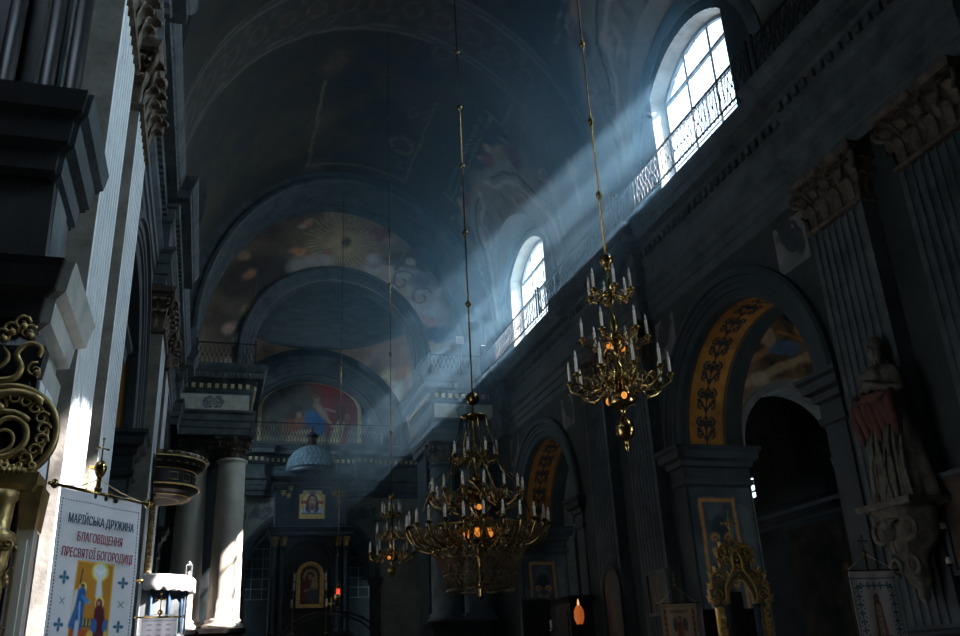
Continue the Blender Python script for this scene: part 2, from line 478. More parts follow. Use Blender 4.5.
def side_wall(side):
    X = SX(side, 0); mb = MB(); fl = side < 0
    y = -6.0
    arches = AY if side > 0 else [AY[1], AY[2]]
    if side < 0: y = 7.75
    for c in arches:
        xz_quad_cols(mb, X, [y, c-AR], lambda q: 0, lambda q: 12.75, fl)
        xz_quad_cols(mb, X, arch_ys(c, AR), lambda q: arc_z(q, c, AR, AZ), lambda q: 12.75, fl)
        y = c+AR
    xz_quad_cols(mb, X, [y, 35.2], lambda q: 0, lambda q: 12.75, fl)
    if side < 0:                                        # over the opening beside the camera
        xz_quad_cols(mb, X, [-6, 7.75], lambda q: 9.0, lambda q: 12.75, fl)
    # clerestory
    y = -6.0
    for c in WY:
        ys = sorted(set([y]+[q for q in LUNY[c] if q <= c-WS]))
        xz_quad_cols(mb, X, ys, lambda q: 12.7, lun, fl)
        if side > 0:
            yw = lin(c-WS, c+WS, 21)
            xz_quad_cols(mb, X, yw, lambda q: 12.7, lambda q: WZ0, fl)
            xz_quad_cols(mb, X, yw, lambda q: win_top(q, c), lun, fl)
        else: xz_quad_cols(mb, X, lin(c-WS, c+WS, 21), lambda q: 12.7, lun, fl)
        xz_quad_cols(mb, X, [q for q in LUNY[c] if q >= c+WS], lambda q: 12.7, lun, fl)
        y = c+LR
    xz_quad_cols(mb, X, [y, 35.2], lambda q: 12.7, lambda q: 14.35, fl)
    # window reveals 0.55 deep
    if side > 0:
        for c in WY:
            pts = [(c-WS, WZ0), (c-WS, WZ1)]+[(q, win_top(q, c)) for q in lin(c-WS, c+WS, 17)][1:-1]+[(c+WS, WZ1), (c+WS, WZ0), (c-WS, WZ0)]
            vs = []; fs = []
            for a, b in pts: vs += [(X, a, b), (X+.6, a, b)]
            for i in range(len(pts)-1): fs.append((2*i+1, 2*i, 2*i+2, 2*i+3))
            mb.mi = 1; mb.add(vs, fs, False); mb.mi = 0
    # piers: jambs and intrados
    for c in arches:
        for e, s in ((c-AR, 1), (c+AR, -1)):
            vs = [(X, e, 0), (SX(side, DEP), e, 0), (SX(side, DEP), e, AZ), (X, e, AZ)]
            mb.add(vs, [(0,1,2,3)], False)
        arch_ring(mb, lambda r, a, o: (SX(side, o), c-r*math.cos(a), AZ+r*math.sin(a)), [(AR, 0), (AR, DEP)], 36)
    if side < 0: mb.add([(X, 7.75, 0), (X-DEP, 7.75, 0), (X-DEP, 7.75, 12.7), (X, 7.75, 12.7)], [(0,1,2,3)], False)
    # back of the piers, towards the aisle
    Xb = SX(side, DEP); y = -6 if side > 0 else 7.75
    for c in arches:
        xz_quad_cols(mb, Xb, [y, c-AR], lambda q: 0, lambda q: 11.2, not fl)
        xz_quad_cols(mb, Xb, arch_ys(c, AR), lambda q: arc_z(q, c, AR, AZ), lambda q: 11.2, not fl)
        y = c+AR
    xz_quad_cols(mb, Xb, [y, 35.2], lambda q: 0, lambda q: 11.2, not fl)
    return mb
struct('wall_right', side_wall(1), [M['plaster'], M['pier']])
struct('wall_left', side_wall(-1), [M['plaster'], M['pier']])

# aisles
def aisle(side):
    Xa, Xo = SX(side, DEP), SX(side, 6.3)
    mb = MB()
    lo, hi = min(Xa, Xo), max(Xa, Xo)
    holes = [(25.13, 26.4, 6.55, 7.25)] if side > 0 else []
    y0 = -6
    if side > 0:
        for a, b, z0, z1 in [(-0.6, 2.6, 2.6, 6.4)]+holes:  # first hole is the made-up opening for the added fill
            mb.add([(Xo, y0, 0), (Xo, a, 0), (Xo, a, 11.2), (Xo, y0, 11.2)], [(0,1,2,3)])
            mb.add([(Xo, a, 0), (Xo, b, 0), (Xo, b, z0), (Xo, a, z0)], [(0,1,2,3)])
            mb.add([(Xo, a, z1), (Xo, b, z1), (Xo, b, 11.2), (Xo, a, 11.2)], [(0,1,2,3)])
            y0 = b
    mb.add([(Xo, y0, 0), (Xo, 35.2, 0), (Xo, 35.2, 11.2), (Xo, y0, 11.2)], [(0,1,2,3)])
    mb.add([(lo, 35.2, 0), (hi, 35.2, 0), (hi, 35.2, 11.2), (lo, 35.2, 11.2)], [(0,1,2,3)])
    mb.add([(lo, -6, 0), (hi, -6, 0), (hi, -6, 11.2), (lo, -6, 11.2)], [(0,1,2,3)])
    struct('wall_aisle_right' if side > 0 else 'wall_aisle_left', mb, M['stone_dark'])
    c = MB()
    c.grid(lambda u, v: (XC+side*(abs(SX(side, DEP)-XC)+(6.3-DEP)*u), v, 9.6+1.5*math.sin(PI*u)), lin(0, 1, 9), [-6, 35.2], True)
    struct('ceiling', c, M['plaster'])
    # transverse arches between the aisle bays
    for k, yc in enumerate((9.4, 20.2, 32.6)):
        xm = XC+side*10.84; R = 1.72; zs = 6.95
        def fn(u, v):
            x = lo+(hi-lo)*u
            b = zs+math.sqrt(max(0, R*R-(x-xm)**2)) if abs(x-xm) < R else zs
            return (x, yc, b+(11.1-b)*v)
        if abs(yc-20.2) < 1 and side > 0:
            def pt(U, V):
                p = Paint(lo+(hi-lo)*U, V, (.10,.065,.035), .35, .9)
                X = lo+(hi-lo)*U; b = np.where(np.abs(X-xm) < R, zs+np.sqrt(np.clip(R*R-(X-xm)**2, 0, None)), zs)
                Z = b+(11.1-b)*V
                p = Paint(X, Z, (.09,.06,.04), .18, 1.2)
                p.mottle((.30,.17,.08), .9, .4, .6, 3, .8); p.mottle((.03,.03,.03), 1.6, .5, .7, 8, .8)
                p.seg(14.0, 8.7, 16.4, 9.7, .12, (.5,.33,.18)); p.seg(13.8, 9.2, 15.2, 9.9, .10, (.42,.20,.10))
                p.ell(15.6, 9.9, .55, .22, (.10,.16,.26), 8); p.ell(16.2, 10.5, .18, .2, (.60,.28,.08)); p.ell(15.1, 10.2, .25, .3, (.45,.30,.17))
                p.ell(14.6, 8.9, .3, .25, (.5,.36,.24)); p.seg(14.8, 8.6, 16.2, 8.95, .09, (.42,.32,.2))
                p.seg(15.5, 10.4, 16.5, 10.1, .05, (.5,.2,.05)); p.ring(xm, zs, R+.18, .13, (.30,.23,.15)); p.gain = 2.2
                return p
            o = painted_grid('wall_aisle_arch', fn, lin(0, 1, 90), lin(0, 1, 70), M['paint'], pt, None, False)
            tag(o, None, None, None, 'structure')
            mb = MB()
        else:
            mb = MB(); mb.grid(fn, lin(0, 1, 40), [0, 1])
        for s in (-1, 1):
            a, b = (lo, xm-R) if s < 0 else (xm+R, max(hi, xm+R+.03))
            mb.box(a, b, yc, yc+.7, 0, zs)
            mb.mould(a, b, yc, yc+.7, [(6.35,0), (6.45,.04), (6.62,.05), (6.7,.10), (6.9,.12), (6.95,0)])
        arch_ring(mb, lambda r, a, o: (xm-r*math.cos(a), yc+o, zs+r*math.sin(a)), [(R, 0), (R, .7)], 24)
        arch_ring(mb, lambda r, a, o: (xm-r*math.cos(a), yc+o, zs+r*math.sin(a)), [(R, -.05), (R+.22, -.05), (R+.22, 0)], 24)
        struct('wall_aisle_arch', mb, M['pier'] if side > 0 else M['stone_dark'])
    # string course of the outer aisle wall
    t = MB()
    pth = [(Xo, -5.9), (Xo, 35.1)] if side > 0 else [(Xo, 35.1), (Xo, -5.9)]
    sweep(t, pth, [(0, 5.4), (.08, 5.5), (.1, 5.75), (.22, 5.85), (.24, 5.95), (0, 6.05)])
    struct('trim_aisle_course', t, M['stone_dark'])
aisle(1); aisle(-1)

# fresco of a standing saint on the aisle wall seen through the arch
def saint_wall(U, V):
    p = Paint(U, V, (.055,.045,.035), .12, 1.3)
    p.mottle((.12,.09,.06), 1.2, .4, .6, 5); p.mottle((.02,.02,.02), 2, .5, .7, 9, .7)
    p.figure(.1, -1.7, 2.3, (.16,.12,.07), (.22,.15,.1), 0, .34)
    p.figure(1.4, -1.5, 1.7, (.10,.07,.05), (.2,.14,.09), .05, .34)
    return p
o = painted_grid('wall_fresco', lambda u, v: (SX(1, 6.28), 21.5-u, 3.55+v), lin(-2.2, 2.2, 60), lin(-1.8, 1.7, 60), M['paint'], saint_wall, None, False, thick=(.015,0,0))
tag(o, None, None, None, 'structure')

# floor, back wall, chancel floor
mb = MB(); mb.grid(lambda u, v: (u, v, 0), [-8, 17], [-6, 46.5]); struct('floor', mb, M['floor'])
mb = MB(); mb.add([(-8,-6,0),(17,-6,0),(17,-6,22),(-8,-6,22)], [(0,1,2,3)]); struct('wall_back', mb, M['plaster'])
mb = MB(); mb.box(-7.6, -7.58, -6, 35.2, 0, 11.2); struct('wall_outer_left', mb, M['stone_dark'])

# nave vault with lunettes cut in on both sides
def vz(x): return VZ+VB*math.sqrt(max(0, 1-((x-XC)/VA)**2))
def tstart(y):
    h = lun(y)-VZ
    return math.asin(min(1, h/VB))
ysv = sorted(set([q for q in lin(-6, 32.5, 330) if not any(abs(q-c) < LR for c in WY)]+[q for c in WY for q in LUNY[c]]))
def vault_pt(u, y):
    t0 = tstart(y); t = t0+(PI-2*t0)*u
    return (XC+VA*math.cos(t), y, VZ+VB*math.sin(t))
def vault_paint(U, Y):
    t0 = np.array([tstart(y) for y in Y]); t = t0+(PI-2*t0)*U
    S = t*6.9                                       # metres along the curve from the right springing
    p = Paint(Y, S, (.030,.030,.024), .10, 1.0)
    p.mottle((.055,.048,.032), .5, .4, .6, 2); p.mottle((.02,.03,.035), .8, .5, .7, 4, .8)
    grey = (.20,.22,.20); lt = (.34,.35,.31); ro = (.22,.12,.11); dk = (.05,.06,.06)
    p.gain = 1.0
    # painted ribs between the bays
    for yc in (9.85, 22.1):
        p.rect(yc-1.15, 0, yc+1.15, 22, (.06,.058,.05), .02, .85)
        for k in (-1.15, -.95, .95, 1.15): p.seg(yc+k, 0, yc+k, 22, .045, (.16,.15,.13))
        for k in range(18):
            s = 1.0+k*1.15
            p.ring(yc, s, .33, .05, (.13,.11,.085)); p.ell(yc, s, .14, .14, (.1,.05,.05)); p.scroll(yc+.55, s+.5, .25, .04, (.12,.1,.08)); p.scroll(yc-.55, s+.5, .25, .04, (.12,.1,.08), hand=-1)
    # concentric painted ring mouldings of the bay over the first window
    for r_, c_ in ((3.6, lt), (3.2, dk), (2.9, grey), (2.3, dk), (2.0, lt)): p.ring(16.0, 10.2, r_, .09, c_, amt=.9)
    for k in range(28):
        a = 2*PI*k/28; p.seg(16+2.4*math.cos(a), 10.2+2.4*math.sin(a), 16+2.85*math.cos(a), 10.2+2.85*math.sin(a), .10, lt, amt=.8)
    for yb in (16.0, 28.35):
        # frame with broken corners above each window
        for o, c_ in ((0, grey), (.18, dk), (.34, grey)):
            p.line([(yb-5.2+o, 5.2+o), (yb-3.6, 5.2+o), (yb-3.6, 6.0+o), (yb+2.4, 6.0+o), (yb+2.4, 5.2+o), (yb+3.9-o, 5.2+o)], .04, c_)
        p.line([(yb-4.9, .2), (yb-4.9, 5.2)], .05, grey); p.line([(yb-4.55, .2), (yb-4.55, 5.0)], .03, lt)
        # grisaille ground painted lighter for window glow, cartouche and scrolls over the lunette
        p.ell(yb, 2.6, 4.5, 3.0, (.36,.37,.35), 0, .12, .9); p.ell(yb-4.9, 2.6, 1.5, 3.6, (.20,.22,.22), 0, .3, .7)
        for k in range(9): p.seg(yb-4.2+k*1.05, .3, yb-3.2+k*.8, 4.4, .035, (.22,.23,.22)); p.scroll(yb-3.9+k*.97, 3.1-.3*(k % 2), .3, .04, (.55,.55,.5), 1.3, k)
        for sg in (-1, 1):
            p.line([(yb+sg*x, s) for x, s in ((3.55,1.0),(3.3,2.0),(2.6,2.9),(2.2,3.9),(1.4,4.4),(.8,4.5),(.4,5.0))], .09, (.66,.64,.58))
            p.line([(yb+sg*x, s) for x, s in ((3.85,1.0),(3.6,2.2),(2.9,3.1),(2.5,4.1),(1.5,4.75),(.9,4.9))], .05, dk)
            p.scroll(yb+sg*1.9, 3.7, .55, .07, (.62,.60,.54), 1.3, 0, sg); p.scroll(yb+sg*3.5, 2.6, .5, .06, grey, 1.3, 1, sg)
            p.scroll(yb+sg*2.8, 4.9, .45, .06, grey, 1.2, 2, -sg)
            p.ell(yb+sg*3.0, 4.5, .38, .5, (.16,.07,.09), 20, .2); p.ell(yb+sg*2.3, 5.2, .35, .28, (.42,.30,.20), 0, .3)
            p.ell(yb+sg*1.5, 5.35, .34, .26, (.30,.10,.10)); p.ell(yb+sg*.9, 5.55, .3, .22, (.06,.09,.16)); p.ell(yb+sg*2.0, 5.6, .2, .2, (.5,.42,.3))
            p.ell(yb+sg*2.6, 5.5, .22, .2, (.05,.05,.08)); p.ell(yb+sg*1.2, 5.7, .15, .13, (.55,.35,.33))
        # pale putti and vase sculptured in grey
        for yy in (yb-4.1, yb-5.7):
            p.ell(yy, 2.6, .16, .2, (.5,.48,.42)); p.ell(yy, 2.2, .22, .3, (.46,.44,.38)); p.seg(yy, 2.0, yy+.15, 1.3, .10, (.42,.4,.36)); p.seg(yy-.1, 2.3, yy-.5, 2.5, .07, (.42,.4,.36))
    for k in range(9):
        y = 2+k*3.6; p.scroll(y, 8.6, .5, .05, (.12,.10,.06), 1.3, k); p.ell(y+1.4, 12.5, .8, .5, (.09,.07,.05), 30, .4)
    p.line([(26, 8.2), (31.8, 8.2), (31.8, 12.8), (26, 12.8)], .05, (.20,.16,.09))
    p.ring(29.5, 8.9, .5, .06, (.22,.17,.10))
    return p
o = painted_grid('ceiling', vault_pt, lin(0, 1, 170), ysv, M['paint'], vault_paint)
# painted_grid runs fn(u, v) with u the curve and v the length
tag(o, None, None, None, 'structure')
def lun_paint(U, Y):
    p = Paint(Y, U, (.10,.12,.12), .1, 1.2)
    p.mottle((.16,.165,.15), 1.0, .4, .6, 6)
    return p
for side in (1, -1):
    for c in WY:
        xw = SX(side, 0)
        def lf(u, y):
            z = lun(y); xv = XC+side*VA*math.sqrt(max(0, 1-((z-VZ)/VB)**2))
            return (xw+(xv-xw)*u, y, z)
        o = painted_grid('ceiling', lf, lin(0, 1, 8), LUNY[c], M['paint'], lun_paint)
        tag(o, None, None, None, 'structure')
        t = MB()
        arch_ring(t, lambda r, a, q: (xw-side*q, c-r*LR*math.cos(a), VZ+r*LH*math.sin(a)), [(.995, 0), (.995, .07), (.93, .09), (.87, .05), (.86, 0)], 36)
        struct('trim_lunette', t, M['stone'])

# transverse arch of the crossing and the painted wall above the chancel arch
TA, TB = 5.6, 7.15
t = MB()
def tring(r, a, o): return (XC-(TA+r)*math.cos(a), 32.5+o, VZ+(TB+r)*math.sin(a))
arch_ring(t, tring, [(1.2, -.02), (.75, -.02), (.5, -.02), (.28, .0), (.2, -.06), (.06, -.07), (0, -.02), (0, .22), (.05, .28), (.05, 2.1), (0, 2.2), (0, 2.75)], 60)
for s in (-1, 1):
    x0, x1 = sorted((XC+s*TA, XC+s*(TA+.75))); t.box(x0, x1, 32.52, 35.2, 12.7, VZ+.6) if False else t.mould(x0, x1, 32.52, 35.2, [(12.7, 0), (VZ+.02, 0)])
struct('wall_transverse_arch', t, [M['stone']])

ACX, ACR, ACZ = 4.62, 3.48, 14.45
def tymp_fn(u, v):
    x = XC+(TA+.05)*u
    top = VZ+(TB+.03)*math.sqrt(max(0, 1-u*u))
    top = max(top, VZ)
    low = ACZ+math.sqrt(max(0, ACR*ACR-(x-ACX)**2)) if abs(x-ACX) < ACR else 12.7
    return (x, 35.2, low+(top-low)*v)
def tymp_paint(U, V):
    P = np.array([tymp_fn(a, b) for a, b in zip(U, V)]); x, z = P[:, 0], P[:, 2]
    p = Paint(x, z, (.22,.16,.10), .22, .8)
    p.mottle((.30,.24,.16), .5, .4, .6, 3); p.mottle((.08,.05,.035), .7, .5, .62, 12, .9)
    # dark patches and figures on the left
    p.ell(1.0, 17.8, 2.4, 1.5, (.045,.035,.03), 30, .35, .85); p.ell(.6, 15.2, 1.6, 1.2, (.07,.05,.04), 0, .4, .8)
    p.ell(2.7, 20.1, 1.6, .7, (.07,.045,.03), 10, .4, .9)
    # rays
    cx, cz = 4.85, 19.8
    p.ell(cx, cz, 2.0, 1.2, (.33,.25,.12), 0, .5, .7)
    for k in range(44):
        a = 2*PI*k/44+.03*math.sin(k*7); L = 1.35+.75*((k*37) % 7)/7
        p.seg(cx+.3*math.cos(a), cz+.3*math.sin(a), cx+L*math.cos(a), cz+L*.85*math.sin(a), .035, (.50,.40,.20), .6, .8, .012)
    p.ell(cx, cz, .16, .16, (.12,.08,.04))
    for x_, z_, r_, c_ in ((2.9,19.2,.32,(.48,.22,.10)),(3.3,18.9,.24,(.40,.20,.12)),(3.0,18.5,.6,(.34,.30,.27)),(3.9,18.75,.55,(.38,.33,.30)),(4.1,19.3,.18,(.35,.15,.08)),
                           (3.2,20.7,.28,(.42,.24,.15)),(3.0,20.5,.15,(.45,.33,.25)),(6.5,20.4,.5,(.26,.12,.09)),(6.9,20.1,.3,(.40,.26,.20)),(6.1,20.2,.2,(.33,.2,.14))):
        p.ell(x_, z_, r_, r_*.7, c_, 20, .35)
    # billowing pale clouds on the right
    for x_, z_, rx, rz in ((6.6,18.5,.8,.42),(7.6,18.3,.9,.5),(7.2,17.6,1.1,.55),(8.4,17.7,.8,.6),(8.2,16.8,.9,.5),(9.0,16.6,.7,.6),(6.3,19.0,.35,.3),(9.3,15.6,.6,.5),(8.9,14.7,.7,.8)):
        p.ell(x_, z_, rx*1.12, rz*1.12, (.28,.25,.24), 0, .25, .8); p.ell(x_-.06, z_+.06, rx, rz, (.52,.44,.40), 0, .4, .9); p.ell(x_-.15, z_+.14, rx*.6, rz*.55, (.62,.53,.49), 0, .5, .8)
    for x_, z_, r_ in ((7.5,18.2,.55),(8.5,18.3,.5),(8.3,17.4,.5),(7.0,17.7,.4)): p.scroll(x_, z_, r_, .05, (.22,.22,.24), 1.1, .4, 1, .8)
    p.ell(8.4, 18.2, .5, .42, (.16,.19,.23), 0, .4, .85)
    p.seg(6.9, 18.9, 7.8, 19.3, .10, (.14,.14,.14)); p.seg(7.2, 18.7, 7.6, 19.5, .07, (.14,.13,.12)); p.ell(7.9, 19.2, .22, .2, (.5,.4,.33))
    for a_, b_ in (((8.3,16.5),(8.8,16.0)),((8.7,16.4),(9.1,15.8))): p.seg(*a_, *b_, .07, (.50,.25,.19))
    # blue drapery with a nude putto below
    p.ell(9.0, 15.6, .55, .42, (.03,.06,.16), 10, .2); p.ell(9.6, 15.7, .6, .35, (.05,.10,.19), -10, .2); p.ell(8.75, 15.1, .42, .3, (.58,.38,.27), 20, .2)
    p.ell(9.3, 15.1, .4, .25, (.40,.36,.26)); p.ell(9.5, 14.3, .7, .6, (.42,.42,.42), 0, .4); p.scroll(9.6, 14.3, .6, .05, (.2,.22,.24), 1.4, 1, 1, .8)
    p.gain = 2.0
    p.ell(10.0, 16.3, .6, .5, (.13,.11,.11), 30, .4, .8)
    for x_, z_, c_ in ((.2,15.4,(.40,.26,.2)),(.6,14.9,(.42,.36,.33)),(.1,13.9,(.3,.26,.24)),(.9,16.2,(.3,.22,.12)),(1.4,16.6,(.30,.17,.08)),(.9,17.9,(.33,.15,.08)),(.6,18.8,(.3,.19,.1))):
        p.ell(x_, z_, .3, .22, c_, 30, .4)
    return p
o = painted_grid('wall_tympanum', tymp_fn, lin(-1, 1, 210), lin(0, 1, 110), M['paint'], tymp_paint, None, False)
tag(o, None, None, None, 'structure')
# the wall beyond it, and the moulded chancel arch with its soffit
t = MB()
def cring(r, a, o): return (ACX-r*math.cos(a), 35.2-o, ACZ+r*math.sin(a))
prof = [(4.12, 0), (4.12, .12), (4.02, .18), (3.93, .18), (3.90, .12), (3.78, .10), (3.76, .06), (3.66, .06), (3.64, .03), (3.52, .02), (3.48, -.04), (3.44, -.06), (3.44, -.35), (3.48, -.4), (3.48, -.9)]
arch_ring(t, cring, prof, 56)
for s in (-1, 1):
    for i in range(len(prof)-1):
        (ra, oa), (rb, ob) = prof[i], prof[i+1]
        t.add([(ACX+s*ra, 35.2-oa, 12.7), (ACX+s*rb, 35.2-ob, 12.7), (ACX+s*rb, 35.2-ob, ACZ), (ACX+s*ra, 35.2-oa, ACZ)], [(0,1,2,3) if s > 0 else (3,2,1,0)])
struct('trim_chancel_arch', t, M['stone'])
t = MB()      # chancel-side face of that wall
def back_fn(u, v):
    x = XC+6.4*u
    low = ACZ+math.sqrt(max(0, ACR*ACR-(x-ACX)**2)) if abs(x-ACX) < ACR else 12.7
    return (x, 36.1, low+(22-low)*v)
t.grid(back_fn, lin(-1, 1, 80), [0, 1]); struct('wall_chancel_front', t, M['stone'])

# pier walls behind the paired columns and chancel walls
CW0, CW1, CY = -1.25, 10.45, 44.3
t = MB()
for s in (-1, 1):
    a, b = (XL-.1, .95) if s < 0 else (8.27, XR+.1)
    t.box(a, b, 34.5, 36.1, 0, 12.7)
t.mi = 1
for s, X in ((-1, CW0), (1, CW1)):
    for a, b, z0, z1 in ((36.1, 39.0, 0, 22), (41.0, 46, 0, 22), (39.0, 41.0, 0, 13.4 if s < 0 else 22), (39.0, 41.0, 15.8, 22)):
        t.add([(X, a, z0), (X, b, z0), (X, b, z1), (X, a, z1)], [(0,1,2,3)])
struct('wall_chancel_sides', t, [M['stone_dark'], M['stone']])

# domed chancel ceiling: pendentives, drum ring and dome
PCX, PCY, PR, PZ = 4.65, 39.9, 4.4, 12.9
RS = math.sqrt(PR**2+5.15**2)
def pend(x, y):
    r = math.hypot(x-PCX, y-PCY)
    return PZ+math.sqrt(max(0, RS*RS-r*r))
def pend_fn(u, v):
    # u: angle, v: 0 at ring, 1 at the square edge
    a = 2*PI*u; cx, sy = math.cos(a), math.sin(a)
    k = min((6.0/abs(cx)) if abs(cx) > 1e-6 else 99, (4.6/abs(sy)) if abs(sy) > 1e-6 else 99)
    r = PR+(k-PR)*v
    x, y = PCX+r*cx, PCY+r*sy
    return (x, y, pend(x, y))
def pend_paint(U, V):
    P = np.array([pend_fn(a, b) for a, b in zip(U, V)])
    p = Paint(P[:, 0], P[:, 2]+.001*P[:, 1], (.20,.13,.08), .25, .9)
    p.mottle((.28,.18,.11), .6, .4, .6, 4); p.mottle((.10,.07,.055), 1.0, .5, .65, 6, .7)
    p.gain = 1.7
    # the seated bishop in white and gold on the far right pendentive
    for x_, z_, rx, rz, c_, a_ in ((8.6,15.0,.9,.8,(.46,.36,.28),0),(8.9,14.2,.6,.8,(.50,.44,.38),20),(7.5,15.9,.55,.28,(.28,.09,.06),-20),(8.4,16.5,.42,.42,(.52,.44,.26),0),
                                   (8.45,16.3,.22,.27,(.30,.17,.10),0),(8.9,16.0,.35,.45,(.52,.50,.45),10),(7.4,16.4,.28,.2,(.05,.08,.16),0),(9.2,16.7,.3,.3,(.38,.18,.07),0),(7.9,15.5,.35,.2,(.46,.30,.2),-30),
                                   (8.2,14.9,.3,.6,(.42,.22,.14),20)):
        p.ell(x_, z_, rx, rz, c_, a_, .3)
    for x_, z_, rx, rz, c_ in ((.6,15.0,.7,.7,(.35,.27,.22)),(1.2,16.2,.4,.3,(.3,.12,.08)),(.8,15.9,.3,.3,(.4,.3,.2))): p.ell(x_, z_, rx, rz, c_, 0, .3)
    return p
o = painted_grid('ceiling', pend_fn, lin(0, 1, 241), lin(0, 1, 26), M['paint'], pend_paint)
tag(o, None, None, None, 'structure')
t = MB()
zr = PZ+5.15
t.lathe([(PR+.05, -.05), (PR-.12, -.08), (PR-.16, .05), (PR-.05, .12), (PR-.03, .95), (PR-.15, 1.02), (PR-.3, 1.1), (PR-.33, 1.22), (PR-.1, 1.32)], (PCX, PCY, zr), 72, False)
for k in range(40):
    a = 2*PI*k/40; c_, s_ = math.cos(a), math.sin(a)
    pts = [(PR-.05, .25), (PR-.12, .28), (PR-.1, .5), (PR-.22, .8), (PR-.22, .98), (PR-.05, .98)]
    def ff(w): return lambda r, z: (PCX+r*c_-w*s_, PCY+r*s_+w*c_, zr+z)
    t.prism(pts, ff(-.12), ff(.12))
struct('trim_dome_ring', t, M['stone'])
def dome_fn(u, v):
    a = 2*PI*u; r = (PR-.1)*math.cos(v*PI/2); return (PCX+r*math.cos(a), PCY+r*math.sin(a), zr+1.3+3.3*math.sin(v*PI/2))
def dome_paint(U, V):
    r = np.cos(V*PI/2)*4.3; x, y = r*np.cos(2*PI*U), r*np.sin(2*PI*U)
    p = Paint(x, y, (.045,.085,.15), .3, .8)
    p.mottle((.08,.12,.19), .6, .4, .6, 5)
    p.ell(0.2, 3.3, 1.9, .8, (.10,.055,.045), 0, .4); p.ell(1.5, 2.6, 1.0, .6, (.10,.09,.10), 0, .4); p.ell(-2, 2.2, 1.0, .7, (.13,.08,.06), 20, .4); p.ell(0, -1, 2, 1.2, (.14,.10,.08), 0, .5)
    return p
o = painted_grid('ceiling', dome_fn, lin(0, 1, 121), lin(0, .999, 30), M['paint'], dome_paint)
tag(o, None, None, None, 'structure')

# rear chancel wall: upper arch with recess, lower plaster zone
RCX, RRO, RRI, RZ = 4.65, 4.85, 3.75, 12.8
t = MB()
def rw(u, v):
    x = RCX+5.9*u; low = RZ+math.sqrt(max(0, RRI**2-(x-RCX)**2)) if abs(x-RCX) < RRI else 12.0
    return (x, CY, low+(19.5-low)*v)
t.grid(rw, lin(-1, 1, 100), [0, 1])
struct('wall_chancel_rear', t, M['plaster'])
t = MB()
def rring(r, a, o): return (RCX-r*math.cos(a), CY-o, RZ+r*math.sin(a))
arch_ring(t, rring, [(RRO, 0), (RRO, .12), (4.75, .2), (4.6, .2), (4.56, .1), (4.35, .1), (4.32, .06), (4.1, .06), (4.07, .02), (3.85, .02), (RRI, -.05), (RRI, -1.5)], 56)
struct('trim_rear_arch', t, M['stone'])
def blue_recess(U, V):
    p = Paint(U, V, (.09,.12,.14), .15, 1); p.mottle((.15,.17,.18), .8, .4, .6, 3)
    for x_, s_ in ((8.1, 1), (1.4, -1)):
        p.ell(x_, 14.6, .35, .4, (.42,.40,.37), 20*s_, .3); p.ell(x_+.1, 15.1, .14, .17, (.46,.36,.28)); p.seg(x_-.2, 14.5, x_-.5*s_, 14.0, .12, (.40,.38,.35)); p.ell(x_, 13.9, .5, .3, (.35,.36,.37), 0, .4)
    return p
o = painted_grid('wall_recess', lambda u, v: (u, CY+1.5, v), lin(.8, 8.5, 90), lin(12.0, 16.7, 60), M['paint'], blue_recess, None, False)
tag(o, None, None, None, 'structure')

# lower rear wall with a large blind arch either side of the altar
def lower_paint(U, V):
    p = Paint(U, V, (.33,.35,.31), .06, 1.2); p.mottle((.42,.44,.40), .8, .4, .6, 4)
    g = (.15,.19,.19)
    for sx in (-1, 1):
        cx = RCX+sx*2.6
        for k in (-1, 1):
            p.scroll(cx+k*.5, 9.35, .30, .05, g, 1.3, 0, k); p.scroll(cx+k*1.1, 9.1, .24, .045, g, 1.2, 1, -k); p.seg(cx+k*.2, 9.1, cx+k*1.5, 8.8, .06, g)
        p.ell(cx, 9.35, .22, .3, g)
    for k in range(-5, 6):
        cx = RCX+k*1.1
        p.scroll(cx, 11.35, .22, .04, g, 1.2, k, 1 if k % 2 else -1)
    return p
def low_fn(u, v):
    x = RCX+5.9*u; low = 6.2+math.sqrt(max(0, 3.0**2-(x-RCX)**2)) if abs(x-RCX) < 3.0 else 0
    return (x, CY, low+(12.0-low)*v)
def low_pt(U, V):
    P = np.array([low_fn(a, b) for a, b in zip(U, V)]); return lower_paint(P[:, 0], P[:, 2])
o = painted_grid('wall_chancel_lower', low_fn, lin(-1, 1, 150), lin(0, 1, 80), M['paint'], low_pt, None, False)
tag(o, None, None, None, 'structure')
t = MB()
arch_ring(t, lambda r, a, o: (RCX-r*math.cos(a), CY-o, 6.2+r*math.sin(a)), [(3.5, 0), (3.5, .1), (3.42, .15), (3.3, .15), (3.27, .08), (3.15, .08), (3.1, .02), (3.0, 0), (2.95, -1.4)], 48)
for s in (-1, 1): t.box(*sorted((RCX+s*2.97, RCX+s*3.5)), CY-.12, CY+.02, 0, 6.2)
for s in (-1, 1): t.mould(*sorted((RCX+s*2.95, RCX+s*3.5)), CY-.14, CY+.0, [(5.8, 0), (5.9, .08), (6.1, .12), (6.2, .12), (6.22, 0)])
struct('trim_blind_arch', t, M['stone'])
t = MB(); t.box(.9, 8.4, CY+1.4, CY+1.5, 0, 9.6); struct('wall_apse', t, M['stone_dark'])
t = MB()
for x in lin(1.5, 7.8, 13)[:]: t.box(x-.02, x+.02, CY+1.28, CY+1.32, 5.4, 7.8)
for z in lin(5.4, 7.8, 6): t.box(1.5, 7.8, CY+1.28, CY+1.32, z-.02, z+.02)
wnd = tag(t.build('window_6', M['frame']), None, None, None, 'structure')

